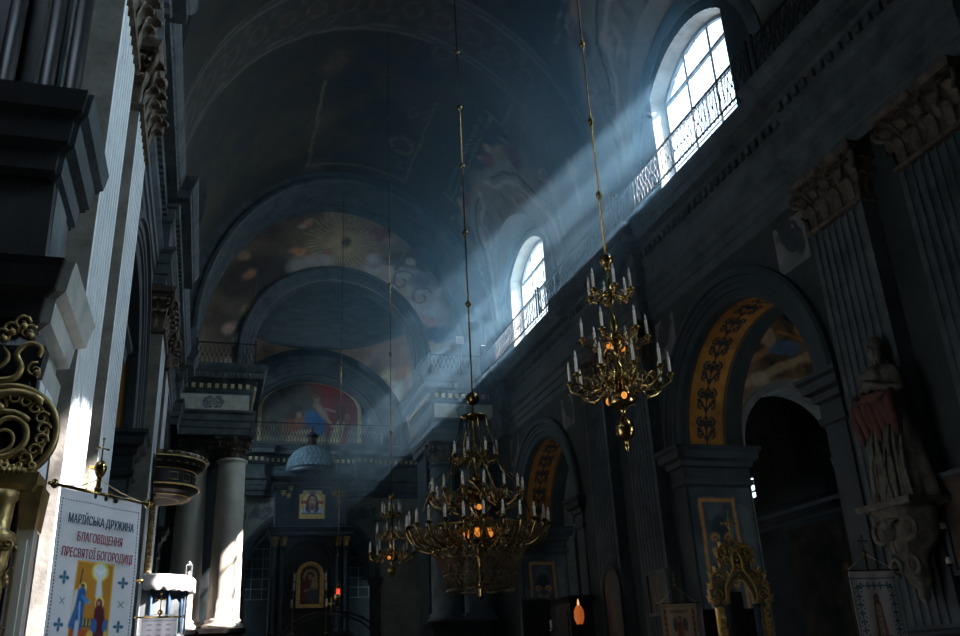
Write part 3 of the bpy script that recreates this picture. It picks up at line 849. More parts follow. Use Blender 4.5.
# entablature running right round the nave and chancel
def path_side():
    return [(XR,-6),(XR,8.2),(10.62,8.2),(10.62,12.45),(XR,12.45),(XR,19.35),(10.62,19.35),(10.62,23.8),(XR,23.8),(XR,31.3),(10.62,31.3),(10.62,32.55),
            (8.12,32.55),(8.12,36.1),(CW1,36.1),(CW1,CY),(7.75,CY),(7.75,CY-.3),(6.9,CY-.3),(6.9,CY)]
PR_ = path_side()
PATH = PR_+[(2*XC-x, y) for x, y in PR_[::-1]]
EP = [(0, 10.1), (.03, 10.13), (.03, 10.36), (.07, 10.38), (.07, 10.62), (.11, 10.64), (.11, 10.86), (.2, 10.95), (.2, 11.02), (.02, 11.05),
      (.02, 11.68), (.08, 11.74), (.1, 11.82), (.1, 12.05), (.17, 12.08), (.2, 12.16), (.42, 12.2), (.42, 12.42), (.46, 12.45), (.55, 12.62), (.57, 12.72), (-.5, 12.75)]
t = MB(); sweep(t, PATH, EP); struct('trim_entablature', t, M['stone'])
# egg-and-dart pattern on the corona and the dentils
t = MB()
for (x0, y0), (x1, y1) in zip(PATH, PATH[1:]):
    L = math.hypot(x1-x0, y1-y0)
    if L < .25: continue
    t.mi = 0 if min(y0, y1) > 32.4 else 1          # gilded dentils only round the pier blocks and chancel
    dx, dy = (x1-x0)/L, (y1-y0)/L; nx, ny = -dy, dx
    n = max(1, int(L/.26))
    for k in range(n):
        s = (k+.5)*L/n; cx, cy = x0+dx*s, y0+dy*s
        def q(a, b): return (cx+dx*a+nx*b, cy+dy*a+ny*b)
        c4 = [q(-.065, .08), q(.065, .08), q(.065, .19), q(-.065, .19)]
        t.add([(a, b, 11.86) for a, b in c4]+[(a, b, 12.03) for a, b in c4], [(0,1,2,3),(4,5,6,7),(0,1,5,4),(1,2,6,5),(2,3,7,6),(3,0,4,7)])
struct('trim_dentils', t, [M['ochre_trim'], M['stone']])
t = MB()
for (x0, y0), (x1, y1) in zip(PATH, PATH[1:]):
    L = math.hypot(x1-x0, y1-y0)
    if L < .25: continue
    dx, dy = (x1-x0)/L, (y1-y0)/L; nx, ny = -dy, dx
    n = max(1, int(L/.21))
    for k in range(n):
        s = (k+.5)*L/n
        c = (x0+dx*s+nx*.425, y0+dy*s+ny*.425, 12.31)
        vs = []
        for a, z in ((0, .08), (.055, .03), (.05, -.05), (0, -.09), (-.05, -.05), (-.055, .03)): vs.append((c[0]+dx*a, c[1]+dy*a, c[2]+z))
        vs.append((c[0]+nx*.03, c[1]+ny*.03, c[2]))
        t.add(vs, [(i, (i+1) % 6, 6) for i in range(6)], False)
struct('trim_egg_course', t, M['stone'])
# pale painted frieze panels on the pier blocks
def frieze_paint(U, V):
    p = Paint(U, V, (.62,.64,.54), .03, 3); p.mottle((.52,.55,.47), 2, .4, .6, 3)
    g = (.15,.18,.18)
    for s in (-1, 1):
        p.scroll(s*.18, .08, .14, .03, g, 1.2, 1, s); p.scroll(s*.2, -.12, .13, .03, g, 1.2, 3, -s); p.ell(s*.32, .02, .06, .09, g); p.ell(s*.1, -.2, .07, .05, g); p.seg(s*.1, .2, s*.3, .12, .03, g)
    p.ell(0, 0, .07, .17, (.3,.32,.3)); return p
for sx in (-1, 1):
    cx = XC+sx*4.85
    for k in (0,):
        o = painted_grid('trim_frieze_panel', lambda u, v: (cx+u, 32.525, 11.36+v), lin(-1.28, 1.28, 110), lin(-.29, .29, 30), M['paint'], frieze_paint, None, False, thick=(0, .03, 0))
        tag(o, None, None, None, 'structure')

# arcade: archivolts, imposts, ornamental bands
def ornament(p, x0, s0, s1, col, w=.36):
    """running arabesque up a band centred on u = x0"""
    s = s0; k = 0
    while s < s1:
        for h in (-1, 1):
            p.scroll(x0+h*w*.38, s+.16, .13, .028, col, 1.25, -PI/2, h)
            p.scroll(x0+h*w*.42, s+.44, .10, .024, col, 1.1, PI/2, -h)
            p.seg(x0, s, x0+h*w*.5, s+.24, .022, col); p.ell(x0+h*w*.62, s+.34, .035, .07, col, h*20)
            p.seg(x0+h*w*.5, s+.3, x0, s+.62, .026, col)
        p.ell(x0, s+.22, .06, .12, col); p.ell(x0, s+.52, .035, .06, col); p.seg(x0, s, x0, s+.7, .018, col)
        s += .72; k += 1
def band_painter(c, side):
    def f(U, V):            # U depth into wall, V arc length from the springing
        p = Paint(U, V, (.62,.28,.04)); p.mottle((.45,.19,.03), 2, .4, .6, 4)
        L = PI*AR
        ornament(p, .72, .35, L-.3, (.012,.02,.03))
        for e in (.22, 1.22): p.seg(e, 0, e, L, .035, (.10,.07,.03))
        return p
    return f
for side in (1, -1):
    for c in (AY if side > 0 else AY[1:]):
        t = MB()
        fn = lambda r, a, o: (SX(side, -o), c-r*math.cos(a), AZ+r*math.sin(a))
        arch_ring(t, fn, [(3.3, 0), (3.3, .12), (3.22, .17), (3.12, .17), (3.09, .11), (2.98, .1), (2.96, .07), (2.84, .07), (2.82, .03), (2.7, .02), (2.62, 0), (2.62, -.18)], 44)
        struct('trim_archivolt', t, M['stone_dark'])
        o = painted_grid('trim_ornament_band', lambda u, v: (SX(side, u), c-(AR-.012)*math.cos(v/AR), AZ+(AR-.012)*math.sin(v/AR)), lin(.18, 1.26, 56), lin(0, PI*AR, 420), M['paint'], band_painter(c, side))
        tag(o, None, None, None, 'structure')
        t = MB()
        for e, s in ((c-AR, -1), (c+AR, 1)):
            y0, y1 = sorted((e-s*.0, e+s*.62)); x0, x1 = sorted((SX(side, -.05), SX(side, DEP+.02)))
            t.mould(x0, x1, y0, y1, [(5.55,.0), (5.58,.05), (5.7,.06), (5.72,.01), (5.98,.01), (6.02,.08), (6.14,.1), (6.2,.2), (6.36,.22), (6.42,.28), (6.5,.28), (6.53,0)])
            # lower shaft of the impost pier
            t.box(*sorted((SX(side, -.04), SX(side, .3))), y0+.02, y1-.02, 0, 5.56)
        struct('trim_impost', t, M['stone_dark'])
        # ochre framed painted panels on the jambs
        def jamb_paint(U, V):
            p = Paint(U, V, (.06,.09,.10), .03, 2); p.mottle((.13,.17,.18), 1.5, .4, .6, 3)
            oc = (.70,.34,.09)
            for x0, x1 in ((.28, 1.2),):
                for a, b in (((x0, .5), (x1, .5)), ((x0, 5.2), (x1, 5.2)), ((x0, .5), (x0, 5.2)), ((x1, .5), (x1, 5.2))): p.seg(*a, *b, .045, oc)
                xm = (x0+x1)/2
                for k in range(4):
                    z = 4.5-k*1.05
                    p.ell(xm, z, .25, .34, (.03,.05,.06)); p.ell(xm, z-.42, .16, .22, oc, 0, .2)
                    p.ell(xm, z-.30, .16, .16, (.06,.09,.10)); p.scroll(xm-.2, z-.2, .12, .028, oc, 1, 0, 1); p.scroll(xm+.2, z-.2, .12, .028, oc, 1, PI, -1)
            for x0, x1 in ((1.32, 1.66),): p.rect(x0, .5, x1, 5.1, (.16,.20,.20), .04, .7)
            return p
        for e, s in ((c-AR, 1), (c+AR, -1)):
            o = painted_grid('trim_jamb_panel', lambda u, v: (SX(side, u), e+s*.006, v), lin(.02, DEP-.05, 60), lin(.3, 5.5, 130), M['paint'], jamb_paint, None, False)
            tag(o, None, None, None, 'structure')

# pier wall marbling between arcade and cornice is on wall_right; painted vine ornament in the spandrels
def spandrel_paint(U, V):
    p = Paint(U, V, (.19,.21,.20), .04, 2); p.mottle((.27,.28,.26), 1.5, .4, .6, 3)
    d = (.05,.06,.07)
    for k in range(5):
        p.scroll(-.1+.1*k, .1+.12*k, .3-.03*k, .05, d, 1.2, k, 1 if k % 2 else -1); p.ell(.35-.15*k, .3-.13*k, .15, .1, d, 30*k, .3); p.ell(-.25+.12*k, -.1+.1*k, .11, .14, d, 20*k, .3)
    p.ell(.45, -.1, .14, .4, (.33,.32,.34), 0, .4, .6); return p
for c in AY:
    for s in (-1, 1):
        o = painted_grid('trim_spandrel_panel', lambda u, v: (XR-.006, c+s*2.75-s*u, 9.35+v), lin(-.45, .55, 40), lin(-.5, .55, 40), M['paint'], spandrel_paint, None, False)
        tag(o, None, None, None, 'structure')

# ------------------------------------------------------------------ capitals, pilasters, columns
def capital_rect(mb, w, d, h):
    """Corinthian capital of a pilaster: width w, projection d (front at y = -d), from z = 0"""
    mb.mould(-w/2, w/2, -d, 0, [(-.12, .0), (-.10, .05), (-.04, .06), (0, .03), (.02, -.02), (h*.5, -.01), (h*.84, .06), (h*.85, .1), (h*.88, .16), (h*.97, .2), (h, .2)])
    n = 4
    for row, (z, hh, ph) in enumerate(((.02, .42*h, 0), (.30*h, .42*h, .5))):
        for k in range(n+row):
            x = -w/2+(k+.5-ph*.5*0)*w/n if row == 0 else -w/2+k*w/n
            leaf(mb, (x, -d, z), (0,-1,0), (1,0,0), hh, w/n*.55, .2+.05*row)
        for s in (-1, 1):
            for y in (-d*.25, -d*.8): leaf(mb, (s*w/2, y, z), (s,0,0), (0,1,0), hh, .17, .2+.05*row)
    for s in (-1, 1):
        ax = Vector((s*.8, -.6, 0)).normalized()
        spiral(mb, Vector((s*w/2, -d, h*.70))+ax*.12, ax, (0,0,1), .19*h/1.0+.02, .03, 1.5, PI/2+.3, .055)
        spiral(mb, (s*w*.16, -d-.10, h*.72), (s,0,0), (0,0,1), .12, .02, 1.4, PI/2, .035)
        mb.tube([(s*w*.30, -d-.05, h*.45), (s*w*.34, -d-.09, h*.62), (s*w*.45, -d-.16, h*.84)], [.03,.035,.03], 6)
    mb.sphere((0, -d-.2, h*.9), .09, 10, 6, (1,.6,1))
def capital_round(mb, r, h):
    mb.lathe([(r*.92, -.02), (r*.90, .02), (r*.92, h*.4), (r*1.0, h*.7), (r*1.2, h*.84)], n=28)
    a = r*1.28
    vs = []; fs = []
    m = 10
    for z, e in ((h*.84, 0), (h*.88, .05), (h*.96, .07), (h, .07)):      # concave-sided abacus
        for q in range(4):
            A = PI/4+q*PI/2; B = A+PI/2
            p0 = Vector((math.cos(A), math.sin(A)))*(a*1.38+e); p1 = Vector((math.cos(B), math.sin(B)))*(a*1.38+e)
            for k in range(m):
                t_ = k/m; p = p0.lerp(p1, t_); p = p*(1-.16*math.sin(PI*t_)); vs.append((p.x, p.y, z))
    n = 4*m
    for i in range(3):
        for k in range(n): fs.append((i*n+k, i*n+(k+1) % n, (i+1)*n+(k+1) % n, (i+1)*n+k))
    fs.append(tuple(range(n-1, -1, -1))); fs.append(tuple(3*n+k for k in range(n)))
    mb.add(vs, fs, False)
    for row, (z, hh, ph) in enumerate(((0, .42*h, 0), (.28*h, .42*h, .5))):
        for k in range(8):
            A = 2*PI*(k+ph)/8; o = (math.cos(A), math.sin(A), 0); sd_ = (-math.sin(A), math.cos(A), 0)
            leaf(mb, (o[0]*r*.9, o[1]*r*.9, z), o, sd_, hh, r*.4, .22*r/.5+.05*row)
    for q in range(4):
        A = PI/4+q*PI/2; ax = Vector((math.cos(A), math.sin(A), 0)); sd_ = Vector((-ax.y, ax.x, 0))
        for s in (-1, 1): spiral(mb, ax*(r*1.32)+sd_*(s*.05)+Vector((0,0,h*.66)), ax, (0,0,1), .21*h, .03, 1.6, PI/2+.2, .055)
        B = q*PI/2; bx = Vector((math.cos(B), math.sin(B), 0)); sx_ = Vector((-bx.y, bx.x, 0))
        for s in (-1, 1): spiral(mb, bx*(r*1.12)+sx_*(s*.17)+Vector((0,0,h*.68)), sx_*s, (0,0,1), .13*h, .02, 1.4, PI/2, .035)
        mb.sphere(tuple(bx*(r*1.3)+Vector((0,0,h*.91))), .09, 8, 6)

PW = 1.42; PD = .33
def make_pilaster():
    t = thing('pilaster', 'fluted', 'pilaster')
    b = MB(); b.mould(-PW/2, PW/2, -PD, 0, [(0, .22), (1.5, .22), (1.52, .28), (1.6, .28), (1.62, .12), (1.7, .16), (1.78, .12), (1.82, .04), (1.86, .04), (1.9, .0), (1.95, .0)])
    b.build('base', M['stone_dark'], t)
    s = MB(); poly = [(-PW/2, 0), (-PW/2, -PD)]
    nf = 7; mg = .09; pw = (PW-2*mg)/nf
    for k in range(nf):
        c = -PW/2+mg+(k+.5)*pw; hw = pw*.38
        for j in range(6): a = PI*j/5; poly.append((c-hw*math.cos(a), -PD+.055*math.sin(a)))
    poly += [(PW/2, -PD), (PW/2, 0)]
    n = len(poly)
    vs = [(x, y, 1.95) for x, y in poly]+[(x, y, 9.02) for x, y in poly]
    s.add(vs, [(k, (k+1) % n, (k+1) % n+n, k+n) for k in range(n)]+[tuple(range(n-1,-1,-1)), tuple(range(n, 2*n))], False)
    s.build('shaft', M['stone'], t)
    c = MB(); capital_rect(c, PW, PD, 1.0)
    c.build('capital', M['brown_cap'], t, (0, 0, 9.1))
    return t
pil = make_pilaster()
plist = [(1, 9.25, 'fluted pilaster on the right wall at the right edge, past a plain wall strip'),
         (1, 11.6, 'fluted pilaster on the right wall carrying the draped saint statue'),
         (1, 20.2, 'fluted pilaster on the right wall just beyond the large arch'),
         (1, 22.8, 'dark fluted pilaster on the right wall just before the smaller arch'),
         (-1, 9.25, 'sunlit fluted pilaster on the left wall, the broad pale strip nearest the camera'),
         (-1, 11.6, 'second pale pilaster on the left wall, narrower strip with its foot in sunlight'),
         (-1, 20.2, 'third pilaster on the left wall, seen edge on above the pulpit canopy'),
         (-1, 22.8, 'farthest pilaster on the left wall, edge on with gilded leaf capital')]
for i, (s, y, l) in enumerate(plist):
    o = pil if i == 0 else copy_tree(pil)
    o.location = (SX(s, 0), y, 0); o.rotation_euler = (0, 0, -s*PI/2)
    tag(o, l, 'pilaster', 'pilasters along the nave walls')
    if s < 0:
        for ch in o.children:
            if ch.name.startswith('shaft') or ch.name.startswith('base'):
                ch.data = ch.data.copy(); ch.data.materials[0] = M['lit_pilaster']
                ch.data.materials.append(M['shaded_side'])  # side faces coloured as the shaded side
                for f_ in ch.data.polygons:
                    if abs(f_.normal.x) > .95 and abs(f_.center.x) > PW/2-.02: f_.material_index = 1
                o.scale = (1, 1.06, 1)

def make_column(r=.55, h0=3.7, h1=9.2, cream='cream'):
    t = thing('column', 'x', 'column')
    p = MB(); p.mould(-.68, .68, -.68, .68, [(0, .05), (.3, .05), (.35, 0), (3.2, 0), (3.25, .08), (3.4, .1), (3.42, 0)]); p.build('pedestal', M['wood'], t)
    b = MB(); b.lathe([(r*1.3, 3.42), (r*1.3, 3.5), (r*1.25, 3.56), (r*1.1, 3.6), (r*1.15, 3.68), (r*1.04, 3.74)], n=32); b.build('base', M[cream], t)
    s = MB(); pr = [(r*1.02, 3.74)]+[(r*(1-.13*(k/8)**1.6), 3.74+(h1-3.74)*k/8) for k in range(9)]
    s.lathe(pr+[(r*.87, h1), (r*1.0, h1+.03), (r*1.02, h1+.09), (r*.9, h1+.13), (r*.85, h1+.14)], n=40); s.build('shaft', M[cream], t)
    c = MB(); capital_round(c, r*.92, .8); c.build('capital', M['brown_cap'], t, (0, 0, 9.32))
    return t
col1 = make_column()
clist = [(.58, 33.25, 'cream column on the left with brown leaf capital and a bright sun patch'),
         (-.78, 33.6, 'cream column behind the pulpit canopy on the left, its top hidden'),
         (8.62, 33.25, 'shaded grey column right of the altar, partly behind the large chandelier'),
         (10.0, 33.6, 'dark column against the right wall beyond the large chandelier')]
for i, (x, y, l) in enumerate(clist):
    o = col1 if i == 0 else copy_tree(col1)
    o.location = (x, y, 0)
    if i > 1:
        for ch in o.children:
            if ch.name.split('.')[0] in ('shaft', 'base'): ch.data = ch.data.copy(); ch.data.materials[0] = M['stone']  # right-hand columns get greyer stone, their shade painted in
    tag(o, l, 'column', 'columns carrying the chancel piers')

# ------------------------------------------------------------------ windows
def make_window(name, c, x=XR+.5):
    t = bpy.data.objects.new(name, None); COL.objects.link(t); t.location = (x, c, WZ0); t['kind'] = 'structure'
    f = MB(); top = [(q, win_top(q+c, c)-WZ0) for q in lin(-WS, WS, 17)]
    outer = [(-WS, 0)]+top+[(WS, 0)]; inner = [(-WS+.1, .1)]+[(q*(WS-.1)/WS, z-.1) for q, z in top]+[(WS-.1, .1)]
    n = len(outer)
    for i in range(n):
        j = (i+1) % n
        a, b, c_, d = outer[i], outer[j], inner[j], inner[i]
        f.add([(-.05, *a), (-.05, *b), (-.05, *c_), (-.05, *d), (.05, *a), (.05, *b), (.05, *c_), (.05, *d)], [(0,1,2,3),(7,6,5,4),(3,2,6,7),(0,4,5,1)], False)
    f.build('window_frame', M['frame'], t)
    g = MB()
    for y in (-.6, .6): g.box(-.045, .045, y-.05, y+.05, .05, win_top(y+c, c)-WZ0-.05)
    g.box(-.04, .04, -WS+.05, WS-.05, 3.0, 3.09); 
    for z in (1.0, 2.0): g.box(-.02, .02, -WS+.05, WS-.05, z, z+.025)
    for y in (-1.22, 0, 1.22): g.box(-.02, .02, y-.015, y+.015, .05, win_top(y+c, c)-WZ0-.05)
    g.build('mullions', M['frame'], t)
    p = MB(); p.add([(0, *q) for q in outer], [tuple(range(n))], False); p.build('pane', M['glass'], t)
for i, c in enumerate(WY): make_window('window_%d' % (i+1), c)
def rect_window(name, X, y0, y1, z0, z1):
    t = bpy.data.objects.new(name, None); COL.objects.link(t); t.location = (X, (y0+y1)/2, z0); t['kind'] = 'structure'
    hw = (y1-y0)/2; H = z1-z0; f = MB()
    for a in lin(-hw, hw, 4): f.box(-.03, .03, a-.03, a+.03, 0, H)
    for a in lin(0, H, 4): f.box(-.03, .03, -hw, hw, a-.03, a+.03)
    f.build('window_frame', M['frame'], t)
    p = MB(); p.add([(0,-hw,0),(0,hw,0),(0,hw,H),(0,-hw,H)], [(0,1,2,3)]); p.build('pane', M['glass'], t)
rect_window('window_5', CW0-.05, 39.0, 41.0, 13.4, 15.8)
rect_window('window_7', SX(1, 6.3)+.05, 25.13, 26.4, 6.55, 7.25)
rect_window('window_8', SX(1, 6.3)+.05, -0.6, 2.6, 2.6, 6.4)  # unseen opening added behind the camera to let in the fill

# ------------------------------------------------------------------ dusty air in the far half of the nave
hz = MB(); hz.box(XL+.35, XR-.02, 13.0, 32.3, 2.0, 20.0)
m = bpy.data.materials.new('dusty_air'); m.use_nodes = True
nt = m.node_tree; nt.nodes.remove(nt.nodes['Principled BSDF'])
vs_ = nt.nodes.new('ShaderNodeVolumeScatter'); vs_.inputs['Color'].default_value = (.36,.70,1,1)
vs_.inputs['Anisotropy'].default_value = .1
tc = nt.nodes.new('ShaderNodeTexCoord'); sx = nt.nodes.new('ShaderNodeSeparateXYZ')
nt.links.new(tc.outputs['Object'], sx.inputs[0])
mr = nt.nodes.new('ShaderNodeMapRange'); mr.interpolation_type = 'SMOOTHSTEP'
mr.inputs[1].default_value = 0.0; mr.inputs[2].default_value = 10.0; mr.inputs[3].default_value = .0015; mr.inputs[4].default_value = .030
nt.links.new(sx.outputs['X'], mr.inputs[0])
mz = nt.nodes.new('ShaderNodeMapRange'); mz.interpolation_type = 'SMOOTHSTEP'
mz.inputs[1].default_value = 5.0; mz.inputs[2].default_value = 13.0; mz.inputs[3].default_value = .12; mz.inputs[4].default_value = 1.0
nt.links.new(sx.outputs['Z'], mz.inputs[0])
mu = nt.nodes.new('ShaderNodeMath'); mu.operation = 'MULTIPLY'
nt.links.new(mr.outputs[0], mu.inputs[0]); nt.links.new(mz.outputs[0], mu.inputs[1])
mt = nt.nodes.new('ShaderNodeMapRange'); mt.interpolation_type = 'SMOOTHSTEP'
mt.inputs[1].default_value = 16.0; mt.inputs[2].default_value = 19.0; mt.inputs[3].default_value = 1.0; mt.inputs[4].default_value = .12
nt.links.new(sx.outputs['Z'], mt.inputs[0])
mv = nt.nodes.new('ShaderNodeMath'); mv.operation = 'MULTIPLY'
nt.links.new(mu.outputs[0], mv.inputs[0]); nt.links.new(mt.outputs[0], mv.inputs[1])
nt.links.new(mv.outputs[0], vs_.inputs['Density'])
nt.links.new(vs_.outputs[0], nt.nodes['Material Output'].inputs['Volume'])
hzo = hz.build('haze', m)
tag(hzo, 'bluish dusty haze in the upper nave that shows the sunbeams', 'haze', None, 'stuff')

# ================================================================== THINGS
# ------------------------------------------------------------------ iron railings on the cornice
def baluster_mesh():
    b = MB()
    for s in (-1, 1):
        b.tube([(0, s*.012, 0), (0, s*.07, .12), (0, s*.085, .22), (0, s*.03, .36), (0, s*.02, .46), (0, s*.08, .6), (0, s*.06, .72), (0, s*.015, .84)], .011, 5)
    b.sphere((0, 0, .41), .03, 6, 4); b.sphere((0, 0, .87), .022, 6, 4)
    return b
BAL = None
def railing(label, p0, p1, z=12.74, h=.9, step=.16, group='iron railings on the cornice'):
    global BAL
    x0, y0 = p0; x1, y1 = p1; L = math.hypot(x1-x0, y1-y0); ang = math.atan2(y1-y0, x1-x0)
    t = thing('iron_railing', label, 'railing', (x0, y0, z), ang-PI/2, group)     # local +y runs along the railing
    b = MB(); b.box(-.022, .022, 0, L, h-.02, h+.025); b.build('top_rail', M['iron'], t)
    b = MB(); b.box(-.018, .018, 0, L, .05, .08); b.build('bottom_rail', M['iron'], t)
    n = int(L/step)
    for k in range(n):
        y = (k+.5)*L/n
        if BAL is None: BAL = baluster_mesh().build('baluster', M['iron'], t); o = BAL
        else: o = BAL.copy(); COL.objects.link(o); o.parent = t
        o.location = (0, y, 0); o.rotation_euler = (0, 0, random.uniform(-.5, .5)); o.scale = (1, 1, h/.9)
    for y in (0.03, L-.03):
        b = MB(); b.box(-.025, .025, y-.025, y+.025, 0, h+.08); b.sphere((0, y, h+.12), .05, 8, 6)
        b.build('end_post', M['iron'], t)
railing('wavy iron railing on the right cornice in front of the large bright window', (10.2, 12.6), (10.2, 19.2))
railing('wavy iron railing on the right cornice between the two windows', (10.2, 19.35), (10.2, 25.6))
railing('wavy iron railing on the right cornice in front of the far small window', (10.2, 25.75), (10.2, 32.2))
railing('wavy iron railing on the right cornice at the top right corner', (10.2, 5.5), (10.2, 12.45))
railing('iron railing on top of the left pier block above the cream columns', (-1.0, 32.35), (1.2, 32.35))
railing('iron railing on top of the right pier block below the white sign', (8.0, 32.35), (10.2, 32.35))
railing('iron railing running back along the right pier block beside the chancel arch', (7.95, 32.5), (7.95, 35.0))
railing('long dark iron railing in front of the lunette painting over the altar', (.2, 43.85), (9.1, 43.85), h=1.05, step=.15)

# small white notice on a post at the gallery
t = thing('notice_sign', 'small white rectangular sign on a thin post on the right pier block', 'sign', (9.45, 32.9, 12.74))
b = MB(); b.box(-.02, .02, -.02, .02, 0, 1.65); b.build('post', M['iron'], t)
b = MB(); b.bbox(-.17, .17, -.035, -.02, 1.62, 1.98, .005); b.build('panel', M['white_cloth'], t)
b = MB()
for k in range(4): b.box(-.12, .12-.03*(k % 2), -.038, -.0345, 1.88-.07*k, 1.89-.07*k)
b.build('print_lines', M['letter_red'], t)

# ------------------------------------------------------------------ lunette painting over the altar
def lunette_paint(U, V):
    p = Paint(U, V, (.20,.19,.16), .08, 1.5)
    p.mottle((.30,.25,.18), .9, .4, .6, 3)
    p.ell(.9, 1.6, 2.0, 1.9, (.42,.055,.05), 0, .1); p.ell(1.9, .6, .8, 1.6, (.36,.05,.05), 0, .2)
    p.ell(-1.1, 1.1, 1.6, 2.0, (.19,.19,.17), 0, .3)
    p.mottle((.10,.07,.06), 1.3, .55, .7, 21, .6)
    # table with a pale cloth, figures round it, child in the middle and kneeling page in yellow
    p.rect(-1.2, -1.0, .75, -.2, (.42,.33,.24), .08); p.rect(-1.3, -.3, .8, -.12, (.52,.43,.32), .05); p.ell(0, -.75, .5, .2, (.5,.45,.35))
    p.ell(-.9, .15, .34, .34, (.40,.12,.09), 0, .3); p.ell(-.55, .3, .3, .35, (.45,.22,.15)); p.ell(-.62, .72, .15, .18, (.55,.38,.27)); p.ell(-1.2, .0, .3, .4, (.3,.16,.1))
    p.ell(.25, .45, .55, .42, (.05,.20,.50), 0, .2); p.ell(.5, .1, .35, .45, (.04,.16,.42), 0, .25); p.ell(-.02, .7, .25, .3, (.08,.25,.52))
    p.seg(.3, 1.3, .75, .7, .17, (.55,.42,.32)); p.ell(.3, 1.65, .17, .21, (.58,.40,.28)); p.ell(.26, 1.78, .19, .13, (.35,.24,.14))
    p.seg(.7, .8, 1.2, .15, .07, (.6,.43,.3)); p.seg(1.2, .15, 1.6, .1, .08, (.6,.43,.3)); p.seg(.8, 1.1, 1.3, 1.0, .06, (.5,.4,.3))
    p.seg(1.3, -.9, 1.62, .3, .33, (.66,.58,.36), .2, 1, .22); p.seg(1.05, -1.0, 1.25, -.2, .12, (.62,.55,.36)); p.ell(1.62, .42, .13, .16, (.2,.12,.08)); p.ell(1.95, .75, .15, .18, (.45,.22,.12)); p.seg(1.9, .6, 1.9, .2, .1, (.4,.12,.08))
    p.seg(1.2, -1.0, 1.15, -1.5, .07, (.6,.45,.32)); p.seg(1.75, -.9, 1.75, -1.5, .07, (.6,.45,.32))
    p.ell(2.3, -.5, .35, .8, (.27,.25,.22), 0, .3)
    for k in range(9): p.ell(-2.2+.5*k, -1.8+.15*((k*5) % 3), .3, .35, [(.22,.07,.05),(.10,.11,.14),(.25,.2,.12)][k % 3], 0, .35)
    return p
t = thing('lunette_painting', 'round-topped painting with red drapery and a figure in blue above the altar', 'painting', (4.66, CY+1.32, 14.0))
def lp_fn(u, v):
    x = u*2.55; top = 2.3 if False else (1.0+1.55*math.sqrt(max(0, 1-u*u))); return (x, 0, -2.0+(top+2.0)*v)
def lp(U, V):
    P = np.array([lp_fn(a, b) for a, b in zip(U, V)]); return lunette_paint(P[:, 0], P[:, 2])
painted_grid('canvas', lp_fn, lin(-1, 1, 120), lin(0, 1, 110), M['paint'], lp, t, False, thick=(0, .05, 0))
b = MB()
def lr(r, a, o):
    return (-(2.55+r)*math.cos(a), -o, 1.0+(1.55+r)*math.sin(a))
pf = [(-.02, .0), (-.02, .06), (.05, .1), (.14, .08), (.18, 0)]
arch_ring(b, lr, pf, 40)
for s in (-1, 1):
    b.box(*sorted((s*2.53, s*2.72)), -.09, 0, -2.0, 1.0)
b.build('frame', M['ochre_trim'], t)

# ------------------------------------------------------------------ altar ciborium with dome
t = thing('altar_ciborium', 'tall dark blue altar structure with a scaled dome and lantern', 'altar', (4.45, 42.3, 0))
W = 1.75
b = MB(); b.mould(-W-.1, W+.1, -.85, .95, [(0,.15),(.3,.15),(.35,0),(3.2,0),(3.3,.1),(3.5,.12),(3.55,0)]); b.build('base', M['wood'], t)
b = MB(); b.mould(-W, W, -.1, .85, [(3.55,0),(8.2,0)]); b.build('back_panel', M['wood'], t)
b = MB()   # arch face with an opening
def cib(u, v):
    x = u*1.15; low = 6.6+math.sqrt(max(0, 1.0-(x/1.0)**2)) if abs(x) < 1.0 else 3.55; return (x, -.35, low+(8.2-low)*v)
b.grid(cib, lin(-1, 1, 49), [0, 1]); arch_ring(b, lambda r, a, o: (-r*math.cos(a), -.35-o, 6.6+r*math.sin(a)), [(1.16, 0), (1.16, .06), (1.08, .09), (1.0, .02), (1.0, -.25)], 24)
b.build('arch_face', M['altar_blue'], t)
for x in (-1.62, -1.25, 1.25, 1.62):
    c = MB(); c.lathe([(.2,3.55),(.2,3.65),(.16,3.72),(.15,3.8),(.155,5),(.135,7.0),(.13,7.3),(.17,7.33),(.13,7.38)], (x, -.62, 0), 20)
    c.build('altar_column', M['altar_blue'], t)
    c = MB(); c.lathe([(.13,0),(.14,.2),(.2,.36),(.22,.4)], (x, -.62, 7.38), 14)
    for k in range(8):
        A = 2*PI*k/8; leaf(c, (x+.12*math.cos(A), -.62+.12*math.sin(A), 7.4), (math.cos(A), math.sin(A), 0), (-math.sin(A), math.cos(A), 0), .3, .1, .09, .006)
    c.build('gilded_capital', M['gold_old'], t)
b = MB(); b.mould(-W-.05, W+.05, -.8, .9, [(7.8,0),(7.9,.05),(8.0,.05),(8.05,.12),(8.2,.2),(8.25,.0)]); b.build('lower_cornice', M['altar_blue'], t)
b = MB(); b.mould(-W+.1, W-.1, -.55, .8, [(8.25,0),(10.15,0)])
for s in (-1, 1): b.mould(*sorted((s*1.12, s*1.6)), -.66, -.5, [(8.25,.03),(8.4,.03),(8.45,0),(9.95,0),(10.0,.04),(10.15,.04)])
b.build('upper_storey', M['altar_blue'], t)
b = MB(); b.mould(-W, W, -.7, .85, [(10.1,0),(10.2,.05),(10.3,.06),(10.38,.2),(10.5,.3),(10.55,.32),(10.6,.1),(10.75,.05),(10.8,0)]); b.build('top_cornice', M['altar_blue'], t)
b = MB(); DR = 1.2
b.lathe([(DR+.05,10.75),(DR+.05,10.95),(DR,11.0)]+[(DR*math.cos(a), 11.0+1.25*math.sin(a)) for a in lin(0, 1.42, 12)], (0,.05,0), 48)
dm = b.build('dome', M['altar_blue'], t)
b = MB()   # overlapping scales
